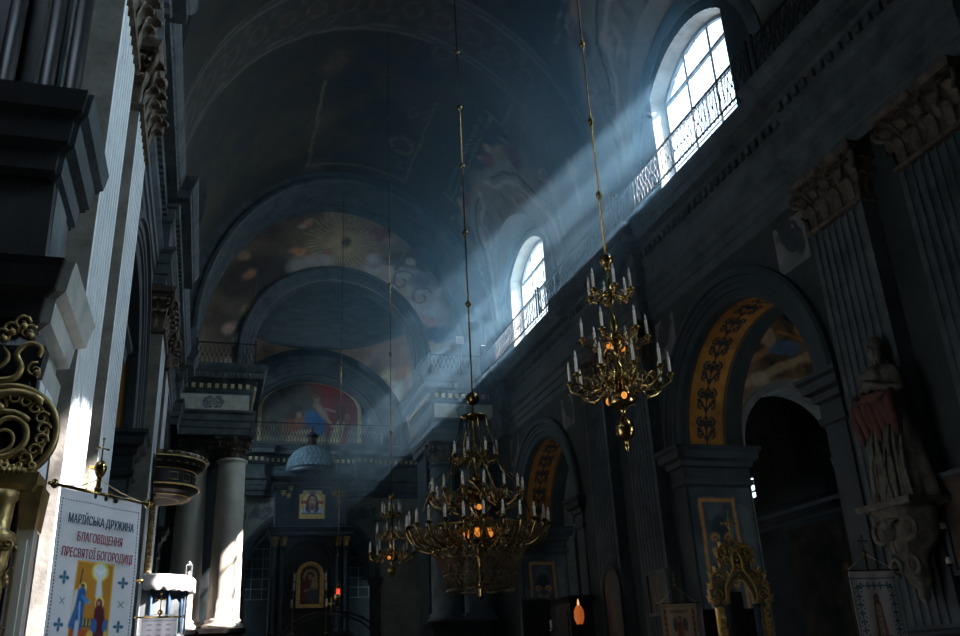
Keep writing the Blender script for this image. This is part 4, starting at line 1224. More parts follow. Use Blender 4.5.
for i in range(11):
    el = .06+i*.12; r = DR*math.cos(el)+.012; z = 11.0+1.25*math.sin(el); n = max(8, int(34*math.cos(el)))
    for k in range(n):
        A = 2*PI*(k+.5*(i % 2))/n; hw = PI/n*.84; e2 = el+.135
        pts = []
        for da, e in ((-hw, e2), (-hw, el+.03), (-hw*.6, el-.005), (0, el-.02), (hw*.6, el-.005), (hw, el+.03), (hw, e2)):
            rr = DR*math.cos(e)+(.05 if e < el+.05 else .012); pts.append((rr*math.cos(A+da), .05+rr*math.sin(A+da), 11.0+1.25*math.sin(e)+(.006)))
        b.add(pts, [tuple(range(7))], False)
b.build('dome_scales', M['lead'], t)
b = MB(); b.lathe([(.26,12.2),(.3,12.26),(.24,12.3)], (0,.05,0), 8, False)
for k in range(8):
    A = 2*PI*(k+.5)/8; b.tube([(.2*math.cos(A), .05+.2*math.sin(A), 12.28), (.2*math.cos(A), .05+.2*math.sin(A), 12.72)], .025, 5)
b.lathe([(.3,12.7),(.33,12.76),(.22,12.86),(.05,12.95),(.03,13.15),(.05,13.2),(0,13.25)], (0,.05,0), 16)
b.build('lantern', M['wood'], t)
b = MB(); b.lathe([(.15,12.3),(.15,12.68)], (0,.05,0), 8, False); b.build('lantern_core', M['red_cloth'], t)
for k, (x, z) in enumerate(((-1.35,9.75),(-1.1,9.62),(-1.0,9.95),(1.0,9.72),(1.22,9.8),(1.4,9.68))):
    b = MB(); b.sphere((x, -.72, z), .1, 8, 6); b.sphere((x, -.74, z+.13), .06, 8, 6)
    for s in (-1, 1): leaf(b, (x+s*.05, -.7, z-.05), (s*.8,-.6,0), (.6,s*.8,0), .22, .09, .1, .006)
    b.build('gilded_cherub', M['gold_old'], t)

def face_paint(U, V):
    p = Paint(U, V, (.62,.42,.13), .0); p.gain = 1.35
    g = (.72,.50,.16)
    p.rect(-.60, -.66, .60, .66, g, .01); p.ell(0, .12, .50, .46, (.80,.62,.28), 0, .03); p.ring(0, .12, .49, .015, (.35,.18,.06))
    p.ell(0, .58, .26, .16, (.30,.36,.42), 0, .2)
    p.rect(-.52, .02, .52, .17, (.42,.10,.06), .01); p.rect(-.10, .3, .10, .6, (.42,.10,.06), .01)
    # cloth with folds
    for k in range(-4, 5): p.seg(k*.11, -.42, k*.115, -.2-.12*(abs(k) == 4)+.06*abs(k)/4, .05, (.55,.62,.70), .4); p.seg(k*.11+.05, -.44, k*.115+.05, -.22, .012, (.12,.18,.26))
    p.seg(-.46, -.42, .46, -.42, .03, (.10,.16,.25)); p.rect(-.56, -.62, .56, -.47, (.62,.42,.12), .02)
    h = (.07,.04,.03)
    p.ell(0, .2, .235, .27, h, 0, .06)
    for s in (-1, 1):
        p.seg(s*.19, .15, s*.24, -.22, .075, h); p.seg(s*.24, -.2, s*.20, -.34, .04, h); p.seg(s*.15, -.1, s*.12, -.36, .035, h)
    sk = (.50,.29,.17); p.ell(0, .13, .165, .23, sk, 0, .08); p.ell(0, .28, .13, .09, (.60,.38,.24), 0, .3); p.ell(0, -.12, .10, .16, (.13,.07,.04), 0, .15)
    p.ell(0, -.05, .13, .07, (.20,.11,.07), 0, .3)
    for s in (-1, 1):
        p.ell(s*.075, .17, .042, .020, (.75,.68,.58), 0, .2); p.ell(s*.075, .17, .018, .02, (.04,.02,.02)); p.line([(s*.03,.215),(s*.08,.235),(s*.135,.205)], .012, h); p.line([(s*.035,.187),(s*.08,.197),(s*.125,.175)], .007, h)
        p.ell(s*.10, .08, .04, .04, (.58,.34,.22), 0, .5, .7)
    p.seg(0, .2, 0, .05, .018, (.62,.40,.26)); p.line([(-.03,.045),(0,.03),(.03,.045)], .010, (.25,.11,.07)); p.ell(0, -.035, .05, .016, (.45,.12,.10))
    for k in range(-26, 27):
        for z in (-.65, .65): p.ell(k*.022, z, .006, .008, (.35,.2,.05))
    for s in (-1, 1): p.seg(s*.585, -.66, s*.585, .4, .012, (.30,.15,.04))
    return p
t = thing('face_icon', 'square gold icon of a bearded haloed face on a cloth, with a stepped top', 'icon', (4.45, 41.58, 9.27))
def pl(u, v):
    z = -.66+1.32*v; hw = .60
    if z > .46: hw = .60-.16*min(1, (z-.46)/.02)
    return (u*hw, 0, z)
def fp(U, V):
    P = np.array([pl(a, b) for a, b in zip(U, V)]); return face_paint(P[:, 0], P[:, 2])
painted_grid('panel', pl, lin(-1, 1, 110), lin(0, 1, 120), M['icon'], fp, t, False, thick=(0, .06, 0))

def mary_paint(U, V):
    p = Paint(U, V, (.05,.03,.02), .02, 2)
    p.rect(-.5, -.85, .5, .9, (.10,.05,.03), .02); p.ell(0, .38, .30, .30, (.55,.38,.12), 0, .05)
    for k in range(12): A = 2*PI*k/12; p.ell(.30*math.cos(A), .38+.30*math.sin(A), .035, .035, (.8,.6,.25))
    p.ell(0, .1, .26, .5, (.22,.03,.03), 0, .15); p.seg(-.15, -.5, .02, .2, .22, (.20,.03,.03)); p.ell(0, .38, .17, .2, (.18,.03,.04)); p.ell(0, .36, .09, .12, (.50,.31,.18)); 
    p.ell(.2, 0, .16, .2, (.55,.40,.18)); p.ell(.2, .24, .13, .13, (.60,.42,.14)); p.ell(.2, .23, .07, .08, (.50,.32,.2)); p.seg(-.22, -.25, .15, -.12, .05, (.50,.31,.18)); p.ell(.1, -.45, .25, .3, (.08,.10,.14), 0, .4)
    return p
t = thing('madonna_icon', 'dark icon of mother and child in a round-topped carved gold frame', 'icon', (4.47, 41.85, 5.65))
def mi(u, v):
    top = .45+.42*math.sqrt(max(0, 1-u*u)); return (u*.46, 0, -.82+(top+.82)*v)
def mp_(U, V):
    P = np.array([mi(a, b) for a, b in zip(U, V)]); return mary_paint(P[:, 0], P[:, 2])
painted_grid('panel', mi, lin(-1, 1, 60), lin(0, 1, 80), M['icon'], mp_, t, False, thick=(0, .03, 0))
b = MB()
arch_ring(b, lambda r, a, o: (-(.44+r)*math.cos(a), -o, .45+(.42+r)*math.sin(a)), [(0, 0), (0, .05), (.06, .1), (.15, .08), (.18, 0)], 28)
for s in (-1, 1): b.box(*sorted((s*.44, s*.62)), -.09, .01, -.85, .45)
b.box(-.62, .62, -.09, .01, -.98, -.82)
for k in range(11): A = PI*k/10; b.sphere((-.53*math.cos(A), -.1, .45+.52*math.sin(A)), .055, 8, 5)
for k in range(8):
    for s in (-1, 1): b.sphere((s*.53, -.1, -.8+.16*k), .05, 8, 5)
for k in range(7): b.sphere((-.48+.16*k, -.1, -.9), .05, 8, 5)
for s in (-1, 1): spiral(b, (s*.5, -.1, .62), (s,0,0), (0,0,1), .1, .02, 1.4, PI/2, .03)
b.build('carved_frame', M['gold'], t)
cd = None
for i, (x, z) in enumerate(((3.76, 5.85), (3.74, 5.45), (3.66, 4.72), (5.16, 5.85), (5.18, 5.45), (5.2, 4.72))):
    if cd is None:
        cd = thing('altar_candle', 'x', 'candle'); b = MB(); b.lathe([(.05,0),(.052,.3),(.045,.31),(0,.315)], n=12); b.build('wax', M['candle'], cd)
        b = MB(); b.lathe([(.02,-.06),(.09,-.03),(.09,0),(.05,.0)], n=12); b.build('drip_pan', M['gold_old'], cd); o = cd
    else: o = copy_tree(cd)
    o.location = (x, 41.7 if i not in (2, 5) else 41.6, z)
    tag(o, ['white candle left of the madonna icon, highest of the left column', 'white candle left of the madonna icon, middle of the left column', 'white candle at the bottom left corner of the madonna icon',
            'white candle right of the madonna icon, highest of the right column', 'white candle right of the madonna icon, middle of the right column', 'white candle at the bottom right corner of the madonna icon'][i], 'candle', 'candles beside the madonna icon')
# candle arms hold them to the altar
for i, (x, zz) in enumerate(((3.72, 4.6), (5.2, 4.6))):
    b = MB(); b.tube([(x, 41.7, 4.55), (x, 41.72, 6.3)], .02, 6); b.tube([(x, 41.72, 5.2), (x+(.15 if i == 0 else -.15), 41.9, 5.2)], .02, 6); b.tube([(x, 41.7, 3.6), (x, 41.7, 4.6)], .02, 6)
    b.lathe([(.12,3.56),(.1,3.6),(.02,3.64)], (x, 41.7, 0), 12)
    o = b.build('candle_bracket', M['gold_old']); tag(o, ['thin upright candle rail at the left of the madonna icon', 'thin upright candle rail at the right of the madonna icon'][i], 'candle holder', 'candle rails at the altar')

# side altar blocks of the chancel front (dark furnishings along the bottom)
t = thing('communion_arch', 'low dark wrought iron arch with scrolls in front of the main altar', 'screen', (4.75, 36.5, 0))
b = MB()
for r in (2.0, 1.75): b.tube([(r*math.cos(a), 0, 2.0+r*.62*math.sin(a)+.9) for a in lin(0, PI, 30)], .035, 6)
for s in (-1, 1): b.tube([(s*2.0, 0, 0), (s*2.0, 0, 2.9)], .05, 8); b.tube([(s*1.75, 0, 0), (s*1.75, 0, 2.9)], .04, 8)
for k in range(9):
    a = PI*(k+.5)/9; spiral(b, (1.88*math.cos(a), 0, 2.9+1.17*math.sin(a)), (1,0,0), (0,0,1), .14, .02, 1.5, a, .02)
b.build('scrollwork', M['iron'], t)
b = MB(); b.tube([(0,0,4.0),(0,0,4.65)], .03, 6); b.tube([(-.17,0,4.42),(.17,0,4.42)], .03, 6); b.build('cross', M['gold_old'], t)

# ------------------------------------------------------------------ hanging sanctuary lamp
def rod_balls(b, zs, r=.06):
    for z in zs: b.sphere((0, 0, z), r, 10, 8)
t = thing('sanctuary_lamp', 'red glass sanctuary lamp on a long thin rod before the altar', 'lamp', (4.6, 33.5, 0))
b = MB(); b.tube([(0,0,5.0),(0,0,21.42)], .013, 6); rod_balls(b, (20.9, 18.9, 16.0, 13.4, 10.6, 7.9, 5.9), .055); b.build('rod', M['brass'], t)
b = MB()
for k in range(3):
    A = 2*PI*k/3; b.tube([(0,0,5.0),(.16*math.cos(A), .16*math.sin(A), 4.55)], .01, 5)
b.lathe([(.02,4.05),(.06,4.1),(.1,4.2),(.17,4.4),(.17,4.5),(.14,4.5),(.1,4.38)], n=16); b.build('brass_bowl', M['brass'], t)
b = MB(); b.lathe([(.05,4.45),(.07,4.5),(.07,4.68),(.06,4.7)], n=14); b.build('red_glass', M['red_glow'], t)

# ------------------------------------------------------------------ chandeliers
def candle_mb(h=.2, r=.02):
    b = MB(); b.mi = 0; b.lathe([(r,0),(r,h),(r*.5,h+.004)], n=10)
    b.mi = 1; b.lathe([(r*.6,h),(r*.85,h+.03),(r*.5,h+.06),(.001,h+.085)], n=8)
    return b
def arm_mb(R, drop, cup=.05, th=.013, orn=True):
    """curved arm in the +x direction ending in a cup at (R, 0, 0)"""
    b = MB()
    b.tube(smooth([(.04,0,drop*.2),(R*.22,0,drop*.55),(R*.42,0,-.0-R*.18),(R*.68,0,-R*.30),(R*.9,0,-R*.22),(R,0,-.08),(R,0,-.01)], 3), th, 6)
    if orn:
        spiral(b, (R*.52, 0, -R*.06), (1,0,0), (0,0,1), R*.17, R*.03, 1.4, -PI*.6, th*.75, 16, 6)
        spiral(b, (R*.80, 0, -R*.12), (-1,0,0), (0,0,1), R*.10, R*.02, 1.3, 0, th*.6, 12, 6)
        b.sphere((R*.66, 0, -R*.33), th*2, 7, 5)
    b.lathe([(.004,-.06),(cup*.4,-.045),(cup*.5,-.02),(cup,-.012),(cup*1.1,.0),(cup*.4,.0),(cup*.42,.03),(.004,.03)], (R,0,0), 12)
    return b
def chandelier(label, loc, zball, tiers, stem, rod_top, rod_b, extras=None, ch=.2, cr=.02, th=.013, cup=.05):
    t = thing('chandelier', label, 'chandelier', loc)
    b = MB(); b.tube([(0,0,zball),(0,0,rod_top)], .012*max(1, th/.013), 7); b.build('rod', M['brass'], t)
    for z in rod_b:
        q = MB(); q.sphere((0,0,z), .045*max(1, th/.013), 12, 8); q.lathe([(.02,z-.075),(.03,z-.05)], n=8); q.lathe([(.03,z+.05),(.02,z+.075)], n=8); q.build('rod_ball', M['brass'], t)
    s = MB(); s.lathe(stem, n=24); s.build('stem', M['brass'], t)
    for z, R, n, ph, drop in tiers:
        am = None
        for k in range(n):
            a = ph+2*PI*k/n
            if am is None:
                am = arm_mb(R, drop, cup, th).build('arm', M['brass'], t); cn = candle_mb(ch, cr).build('candle', [M['candle'], M['bulb']], am)
                cn.location = (R, 0, .01); o = am
            else: o = copy_tree(am, t)
            o.location = (0, 0, z); o.rotation_euler = (0, 0, a)
        g = MB(); g.lathe([(.05,z-.05),(R*.28,z-.03),(R*.30,z),(R*.28,z+.03),(.05,z+.04)], n=24); g.build('tier_plate', M['brass'], t)
    return t
# nearest one, in front of the right wall
A0 = (4.6, 9.1, 0)
stemA = [(.003,3.90),(.02,3.94),(.03,3.98),(.012,4.02),(.05,4.05),(.10,4.10),(.118,4.18),(.10,4.26),(.04,4.31),(.02,4.38),(.05,4.44),(.15,4.47),(.165,4.50),(.165,4.60),(.14,4.62),(.05,4.66),(.03,4.75),(.06,4.83),(.075,4.9),(.06,4.97),(.025,5.02),
         (.02,5.1),(.05,5.16),(.10,5.2),(.10,5.24),(.05,5.28),(.025,5.4),(.05,5.47),(.06,5.52),(.04,5.6),(.02,5.68),(.015,5.75),(.04,5.82),(.05,5.86),(.02,5.95),(.012,6.3)]
tA = chandelier('brass three-tier candle chandelier on a ball rod hanging nearest, before the right wall', A0, 6.35,
    [(5.93,.27,6,.3,.05),(5.33,.40,6,.75,.12),(4.80,.60,10,.15,.22)], stemA, 21.82, (7.35, 8.5, 9.8, 12, 15, 18), ch=.21, cr=.018)
b = MB(); b.sphere((0,0,6.39), .085, 20, 14); b.lathe([(.02,6.25),(.05,6.29),(.03,6.32)], n=12); b.build('top_ball', M['brass'], tA)
for z, r_ in ((4.55,.168),(5.22,.105)):
    for k in range(6 if z < 5 else 4):
        a = 2*PI*k/(6 if z < 5 else 4)+.25
        if k % 2: continue
        b = MB(); b.sphere((r_*math.cos(a), r_*math.sin(a), z), .034, 10, 8, (1,1,1.3)); b.build('amber_bulb', M['amber'], tA)
for k in range(10):
    a = 2*PI*k/10
    b = MB(); b.tube([(.16*math.cos(a), .16*math.sin(a), 4.62), (.26*math.cos(a), .26*math.sin(a), 4.95), (.12*math.cos(a), .12*math.sin(a), 5.25)], .007, 5)
    spiral(b, (.2*math.cos(a), .2*math.sin(a), 5.0), (math.cos(a), math.sin(a), 0), (0,0,1), .06, .01, 1.4, 0, .008, 12, 5)
    b.build('scroll_strut', M['brass'], tA)
# the big one in the middle
B0 = (4.6, 15.3, 0)
stemB = [(.003,2.78),(.05,2.84),(.03,2.9),(.09,3.0),(.06,3.1),(.035,3.3),(.035,3.7),(.12,3.78),(.2,3.85),(.2,4.0),(.08,4.08),(.05,4.25),(.12,4.34),(.14,4.42),(.1,4.52),(.04,4.6),(.04,4.8),(.14,4.86),(.14,4.92),(.05,5.0),
         (.03,5.2),(.08,5.3),(.09,5.38),(.04,5.5),(.03,6.0),(.05,6.02),(.26,6.06),(.26,6.09),(.05,6.13),(.015,6.2),(.015,6.4)]
tB = chandelier('large tiered brass chandelier with many candles and a net basket, centre of the nave', B0, 6.4,
    [(5.32,.42,8,.2,.15),(4.62,.85,14,.1,.2),(4.02,1.28,24,.05,.25)], stemB, 21.82, (8.4, 10.0, 11.6, 13.1, 14.6, 17.5), ch=.19, cr=.026, th=.018, cup=.07)
b = MB(); b.sphere((0,0,6.44), .13, 20, 14); b.build('top_ball', M['brass'], tB)
for k in range(8):
    a = 2*PI*k/8; c_, s_ = math.cos(a), math.sin(a)
    b = MB(); b.tube([(.24*c_, .24*s_, 6.05), (.3*c_, .3*s_, 5.75), (.42*c_, .42*s_, 5.5), (.5*c_, .5*s_, 5.1), (.85*c_, .85*s_, 4.8), (1.0*c_, 1.0*s_, 4.3)], .013, 5); b.build('chain', M['brass'], tB)
b = MB()
def bk(a, z):
    u = (3.95-z)/(3.95-2.95); r = 1.22-.62*u**.8 - .12*math.sin(PI*u); return (r*math.cos(a), r*math.sin(a), z)
NB = 40
for k in range(NB):
    for s in (-1, 1): b.tube([bk(2*PI*k/NB+s*q*.9, 3.95-1.0*q) for q in lin(0, 1, 9)], .007, 4)
for z in (3.95, 3.7, 3.45, 3.2, 2.95): b.tube([bk(2*PI*k/48, z) for k in range(48)], .011, 5, closed=True)
for z in (3.95, 3.7, 3.45, 3.2, 2.95):
    for k in range(32):
        p_ = bk(2*PI*k/32, z); b.sphere((p_[0], p_[1], z-.03), .018, 5, 4)
tag(b.build('bead_net_basket', M['bronze'], tB), 'dark bead net bowl', None, None, 'stuff')
b = MB(); b.tube([(.6*math.cos(a), .6*math.sin(a), 2.94) for a in lin(0, 2*PI, 33)[:-1]], .02, 6, closed=True)
for k in range(6): a = 2*PI*k/6; b.tube([(.6*math.cos(a), .6*math.sin(a), 2.94), (.05*math.cos(a), .05*math.sin(a), 3.1)], .01, 5)
b.build('basket_ring', M['bronze'], tB)
for k in range(5):
    a = -PI/2-.3+2*PI*k/5
    b = MB(); b.sphere((.21*math.cos(a), .21*math.sin(a), 3.92), .07, 10, 8, (1,1,1.25)); b.build('amber_bulb', M['amber'], tB)
b = MB(); b.sphere((-.02,-.2,4.36), .05, 10, 8); b.build('amber_bulb', M['amber'], tB)
# the far small one
stemC = [(.003,3.98),(.05,4.06),(.1,4.16),(.1,4.24),(.04,4.32),(.03,4.4),(.15,4.45),(.15,4.55),(.05,4.6),(.05,4.8),(.09,4.9),(.04,5.0),(.1,5.1),(.1,5.15),(.03,5.25),(.05,5.4),(.03,5.6),(.06,5.75),(.02,5.9),(.015,6.1)]
tC = chandelier('small brass candle chandelier far back, left of the large central one', (4.6, 23.3, 0), 6.1,
    [(5.66,.26,6,.1,.06),(5.12,.42,8,.3,.14),(4.62,.60,10,.2,.22)], stemC, 21.82, (7.9, 10.2, 12.4, 14.2, 16.1, 18.3, 19.9), ch=.23, cr=.02, th=.015)
b = MB(); b.sphere((0,0,6.12), .09, 14, 10); b.sphere((0,0,4.2), .12, 14, 10); b.build('brass_balls', M['brass'], tC)
b = MB(); b.sphere((-.1,-.14,4.5), .045, 8, 6); b.build('amber_bulb', M['amber'], tC)

# ------------------------------------------------------------------ draped statue on the pilaster
t = thing('saint_statue', 'weathered robed statue holding a red mantle on a carved bracket high on the pilaster', 'statue', (XR-PD-.20, 11.15, 3.75), -PI/2)
b = MB()
def rob(a, z):
    k = 1+.10*math.sin(7*a+z*1.3)+.06*math.sin(13*a-z*2)
    return k*(1-.25*abs(math.sin(a))**2*.6)
b.lathe([(.46,0),(.50,.04),(.47,.25),(.43,.6),(.38,1.0),(.36,1.3),(.31,1.55),(.33,1.8),(.37,2.0),(.34,2.12),(.2,2.2),(.1,2.25),(.095,2.36)], n=48, wob=rob)
b.build('robe', M['statue'], t)
me = bpy.data.meshes.new('body'); V_ = [(0,0,1.6),(0,0,2.0),(0,0,2.22),(0,-.02,2.42),(0,-.03,2.58),(-.3,0,2.02),(-.42,-.12,1.72),(-.22,-.38,1.62),(-.12,-.46,1.66),(.3,0,2.02),(.44,-.1,1.7),(.3,-.38,1.78),(.24,-.48,1.86)]
E_ = [(0,1),(1,2),(2,3),(3,4),(1,5),(5,6),(6,7),(7,8),(1,9),(9,10),(10,11),(11,12)]
me.from_pydata(V_, E_, []); bo = bpy.data.objects.new('body', me); COL.objects.link(bo); bo.parent = t
sk = bo.modifiers.new('skin', 'SKIN'); me.skin_vertices if hasattr(me, 'skin_vertices') else None
if not me.skin_vertices: 
    bpy.context.view_layer.objects.active = bo; bpy.ops.mesh.customdata_skin_add()
RR = [.28,.26,.09,.12,.10,.13,.10,.07,.05,.13,.10,.07,.05]
for i, r_ in enumerate(RR): me.skin_vertices[0].data[i].radius = (r_, r_*.9)
me.skin_vertices[0].data[0].use_root = True
ss = bo.modifiers.new('sub', 'SUBSURF'); ss.levels = 2; ss.render_levels = 2
me.materials.append(M['statue'])
b = MB(); b.sphere((0,.02,2.60), .135, 14, 10, (1,.95,1.1)); b.sphere((0,-.10,2.44), .08, 10, 8, (1,.6,1.4)); b.lathe([(.13,2.3),(.16,2.42),(.15,2.55)], (0,.05,0), 12, a0=0, a1=PI)
b.build('hair_and_beard', M['statue'], t)
b = MB(); b.sphere((0,-.145,2.545), .022, 8, 6, (1,1.2,1.8))
for s in (-1, 1): b.sphere((s*.045,-.125,2.575), .014, 6, 5)
b.build('face_features', M['statue'], t)
for s, hx, hy, hz_ in ((-1,-.12,-.46,1.66),(1,.24,-.48,1.86)):
    b = MB(); b.sphere((hx, hy-.03, hz_), .05, 10, 8, (1,1.1,.6))
    for f in range(4): b.tube([(hx-.035+.023*f, hy-.07, hz_), (hx-.037+.024*f, hy-.12, hz_+.01), (hx-.037+.024*f, hy-.14-.006*(f in (1, 2)), hz_-.03)], [.012,.011,.009], 6)
    b.tube([(hx-s*.04, hy-.03, hz_+.01), (hx-s*.07, hy-.07, hz_+.03), (hx-s*.06, hy-.1, hz_+.04)], [.014,.012,.01], 6)
    b.build('hand', M['statue'], t)
b = MB()
for k in range(7):
    x = -.40+.13*k
    b.tube([(x, -.22-.12*math.sin(k), 1.78), (x+.03, -.36-.03*(k % 2), 1.5), (x+.08, -.36, 1.2+.05*(k % 3)), (x+.05, -.33, .95+.1*(k % 3))], [.06,.085,.08,.03], 7)
b.tube([(-.42,-.1,1.8),(-.2,-.35,1.68),(.1,-.38,1.62),(.42,-.12,1.75)], [.07,.09,.09,.07], 8)
b.build('red_mantle', M['red_cloth'], t)
b = MB()
for k in range(9):
    x = -.34+.085*k; w_ = .05*math.sin(k*2.7); b.tube(smooth([(x+.12, -.32+.9*x*x, 1.35+.08*math.sin(k*3)), (x+.05+w_, -.37+.9*x*x, .95), (x*1.1-w_, -.39+.9*x*x, .5), (x*1.25+w_*.5, -.42+.9*x*x, .03)], 4), .028+.014*math.sin(k*1.9)**2, 6)
b.build('robe_folds', M['statue'], t)
b = MB(); b.mould(-.55, .55, -.52, .2, [(-.12,-.05),(-.1,.02),(-.03,.04),(0,.04)])
b.lathe([(.03,-1.5),(.08,-1.42),(.07,-1.3),(.15,-1.2),(.2,-1.05),(.16,-.9),(.25,-.8),(.38,-.55),(.42,-.3),(.5,-.12)], (0,-.12,0), 22, wob=lambda a, z: 1+.12*math.sin(5*a)+.08*math.sin(z*9))
for s in (-1, 1):
    spiral(b, (s*.3, -.42, -.42), (s,0,0), (0,0,1), .24, .04, 1.5, PI/2, .06); spiral(b, (s*.16, -.36, -.95), (s,0,0), (0,0,1), .15, .03, 1.4, -PI/2, .04)
    leaf(b, (s*.1, -.42, -.75), (s*.3,-.95,0), (.95,s*.3,0), .5, .22, .22)
b.sphere((0, -.52, -.42), .15, 14, 10, (.9,.8,1.15)); b.sphere((0, -.63, -.44), .035, 8, 6)
b.build('carved_bracket', M['statue'], t)

# ------------------------------------------------------------------ icon shrine with gilded carving (lower right)
t = thing('gilded_shrine', 'carved gilt icon shrine with pointed openwork top and cross, lower right', 'shrine', (9.42, 15.0, 0), .12)
b = MB(); b.mould(-.62, .62, -.3, .3, [(0,.08),(.12,.08),(.15,0),(1.0,0),(1.05,.05),(1.1,0)]); b.build('base', M['wood'], t)
b = MB(); b.box(-.6, .6, .2, .26, 1.1, 2.5); b.build('back_board', M['wood'], t)
for s in (-1, 1):
    b = MB(); b.lathe([(.07,1.1),(.07,1.16),(.045,1.2)]+[(.045+.012*math.sin(z*22), z) for z in lin(1.22, 2.45, 34)]+[(.06,2.47),(.08,2.55)], (s*.33,-.22,0), 12); b.build('inner_colonnette', M['altar_blue'], t)
    b = MB()
    for k in range(7):
        leaf(b, (s*.52, -.24, 1.15+.19*k), (s*.2,-.98,0), (.98,s*.2,0), .24, .13, .07, .008); b.sphere((s*.52, -.28, 1.24+.19*k), .03, 7, 5)
    b.box(*sorted((s*.45, s*.6)), -.24, -.18, 1.1, 2.5)
    b.build('gilt_pilaster', M['gold'], t)
b = MB()
pts = [(-.62,2.5),(-.66,2.62),(-.70,2.80),(-.60,2.92),(-.62,3.05),(-.50,3.12),(-.36,3.20),(-.38,3.35),(-.42,3.46),(-.30,3.56),(-.14,3.62),(0,3.70)]
full = pts+[(-x, z) for x, z in pts[-2::-1]]
hole = [(-.30,2.5),(-.28,2.75),(-.15,2.95),(0,3.05),(.15,2.95),(.28,2.75),(.30,2.5)]
poly = full+hole[::-1]
b.prism(poly, lambda x, z: (x, -.2, z), lambda x, z: (x, -.14, z)); b.build('crest_board', M['pier'], t)
b = MB()
def both(fn):
    for s in (-1, 1): fn(s)
b.tube([(x, -.21, z) for x, z in full], .022, 6)
b.tube([(x, -.22, z) for x, z in hole], .03, 6)
def sc(s):
    for x, z, r_, th, tn in ((.50,2.72,.11,0,1.4),(.44,2.98,.10,1,1.4),(.30,3.06,.09,2,1.3),(.22,3.32,.09,.5,1.4),(.30,3.48,.09,PI/2,1.3),(.12,3.2,.08,2,1.3),(.6,2.62,.07,3,1.2),(.38,3.3,.07,0,1.3),(.1,3.5,.07,1,1.3),(.4,2.6,.07,2,1.3),(.58,2.9,.08,-1,1.2)):
        spiral(b, (s*x, -.24, z), (s,0,0), (0,0,1), r_, .015, tn, th, .024, 16, 6)
    for x, z, a in ((.66,2.84,.4),(.62,3.05,.3),(.42,3.46,.6),(.30,3.58,.9),(.70,2.62,.2),(.5,3.14,.9)):
        leaf(b, (s*x, -.2, z-.02), (s*math.cos(a),-.2,0), (0.2,s*.97,0), .12, .08, .06, .008); b.sphere((s*x, -.23, z), .035, 7, 5)
    b.tube([(s*.02,-.24,3.55),(s*.12,-.26,3.35),(s*.1,-.26,3.18),(s*.24,-.26,3.02),(s*.34,-.26,2.86),(s*.36,-.25,2.62)], [.03,.03,.025,.03,.028,.02], 7)
    b.tube([(s*.14,-.23,3.62),(s*.28,-.24,3.60),(s*.40,-.24,3.50),(s*.46,-.24,3.56)], [.03,.035,.03,.02], 7)
both(sc)
for k in range(8): b.sphere((0, -.26, 2.98+.09*k), .035-.002*k, 8, 6)
b.build('gilt_carving', M['gold'], t)
b = MB(); b.tube([(0,-.18,3.68),(0,-.18,4.22)], .017, 6); b.tube([(-.15,-.18,4.02),(.15,-.18,4.02)], .017, 6); b.tube([(.07*math.cos(a), -.18, 4.02+.07*math.sin(a)) for a in lin(0, 2*PI, 17)[:-1]], .01, 5, closed=True)
for x, z in ((0,4.24),(-.17,4.02),(.17,4.02)): b.sphere((x,-.18,z), .03, 8, 6)
for k in range(8): a = PI/8+PI*k/4; b.tube([(.05*math.cos(a),-.18,4.02+.05*math.sin(a)),(.11*math.cos(a),-.18,4.02+.11*math.sin(a))], .006, 4)
b.build('cross', M['gold'], t)
def dkicon(U, V):
    p = Paint(U, V, (.03,.02,.015), .02, 3); p.figure(0, -.75, 1.2, (.05,.03,.03), (.12,.08,.05)); return p
painted_grid('icon_panel', lambda u, v: (u, .12, 1.85+v), lin(-.31, .31, 30), lin(-.75, .95, 50), M['icon'], dkicon, t, False, thick=(0,.03,0))

# ------------------------------------------------------------------ church banners
def cloth_fn(w_, h_, amp=.012, k=9):
    return lambda u, v: (u, amp*math.sin(k*u+1.5*v)*min(1, v*1.5+.2)+amp*.5*math.sin(17*u-2*v), -v)
def diamond(p, x, y, r, c, tilt=0):
    for dx, dy in ((0,1),(1,0),(0,-1),(-1,0)):
        p.ell(x+dx*r*.55, y+dy*r*.55, r*.28 if dx == 0 else r*.42, r*.42 if dx == 0 else r*.28, c, 0, .15)
    p.ell(x, y, r*.2, r*.2, c)
def text_part(s, parent, loc, size, m_, sx=1.0):
    cu = bpy.data.curves.new('lettering', 'FONT'); cu.body = s; cu.size = size; cu.align_x = 'CENTER'; cu.align_y = 'CENTER'; cu.extrude = .002; cu.space_character = 1.05
    tmp = bpy.data.objects.new('tmp', cu); COL.objects.link(tmp)
    dg = bpy.context.evaluated_depsgraph_get(); me = bpy.data.meshes.new_from_object(tmp.evaluated_get(dg))
    COL.objects.unlink(tmp); bpy.data.objects.remove(tmp)
    o = bpy.data.objects.new('lettering', me); COL.objects.link(o); o.parent = parent; me.materials.append(m_)
    xs = [v.co.x for v in me.vertices]; wd = max(xs)-min(xs)
    o.location = loc; o.rotation_euler = (PI/2, 0, 0); o.scale = (sx/wd, 1, 1)
    return o
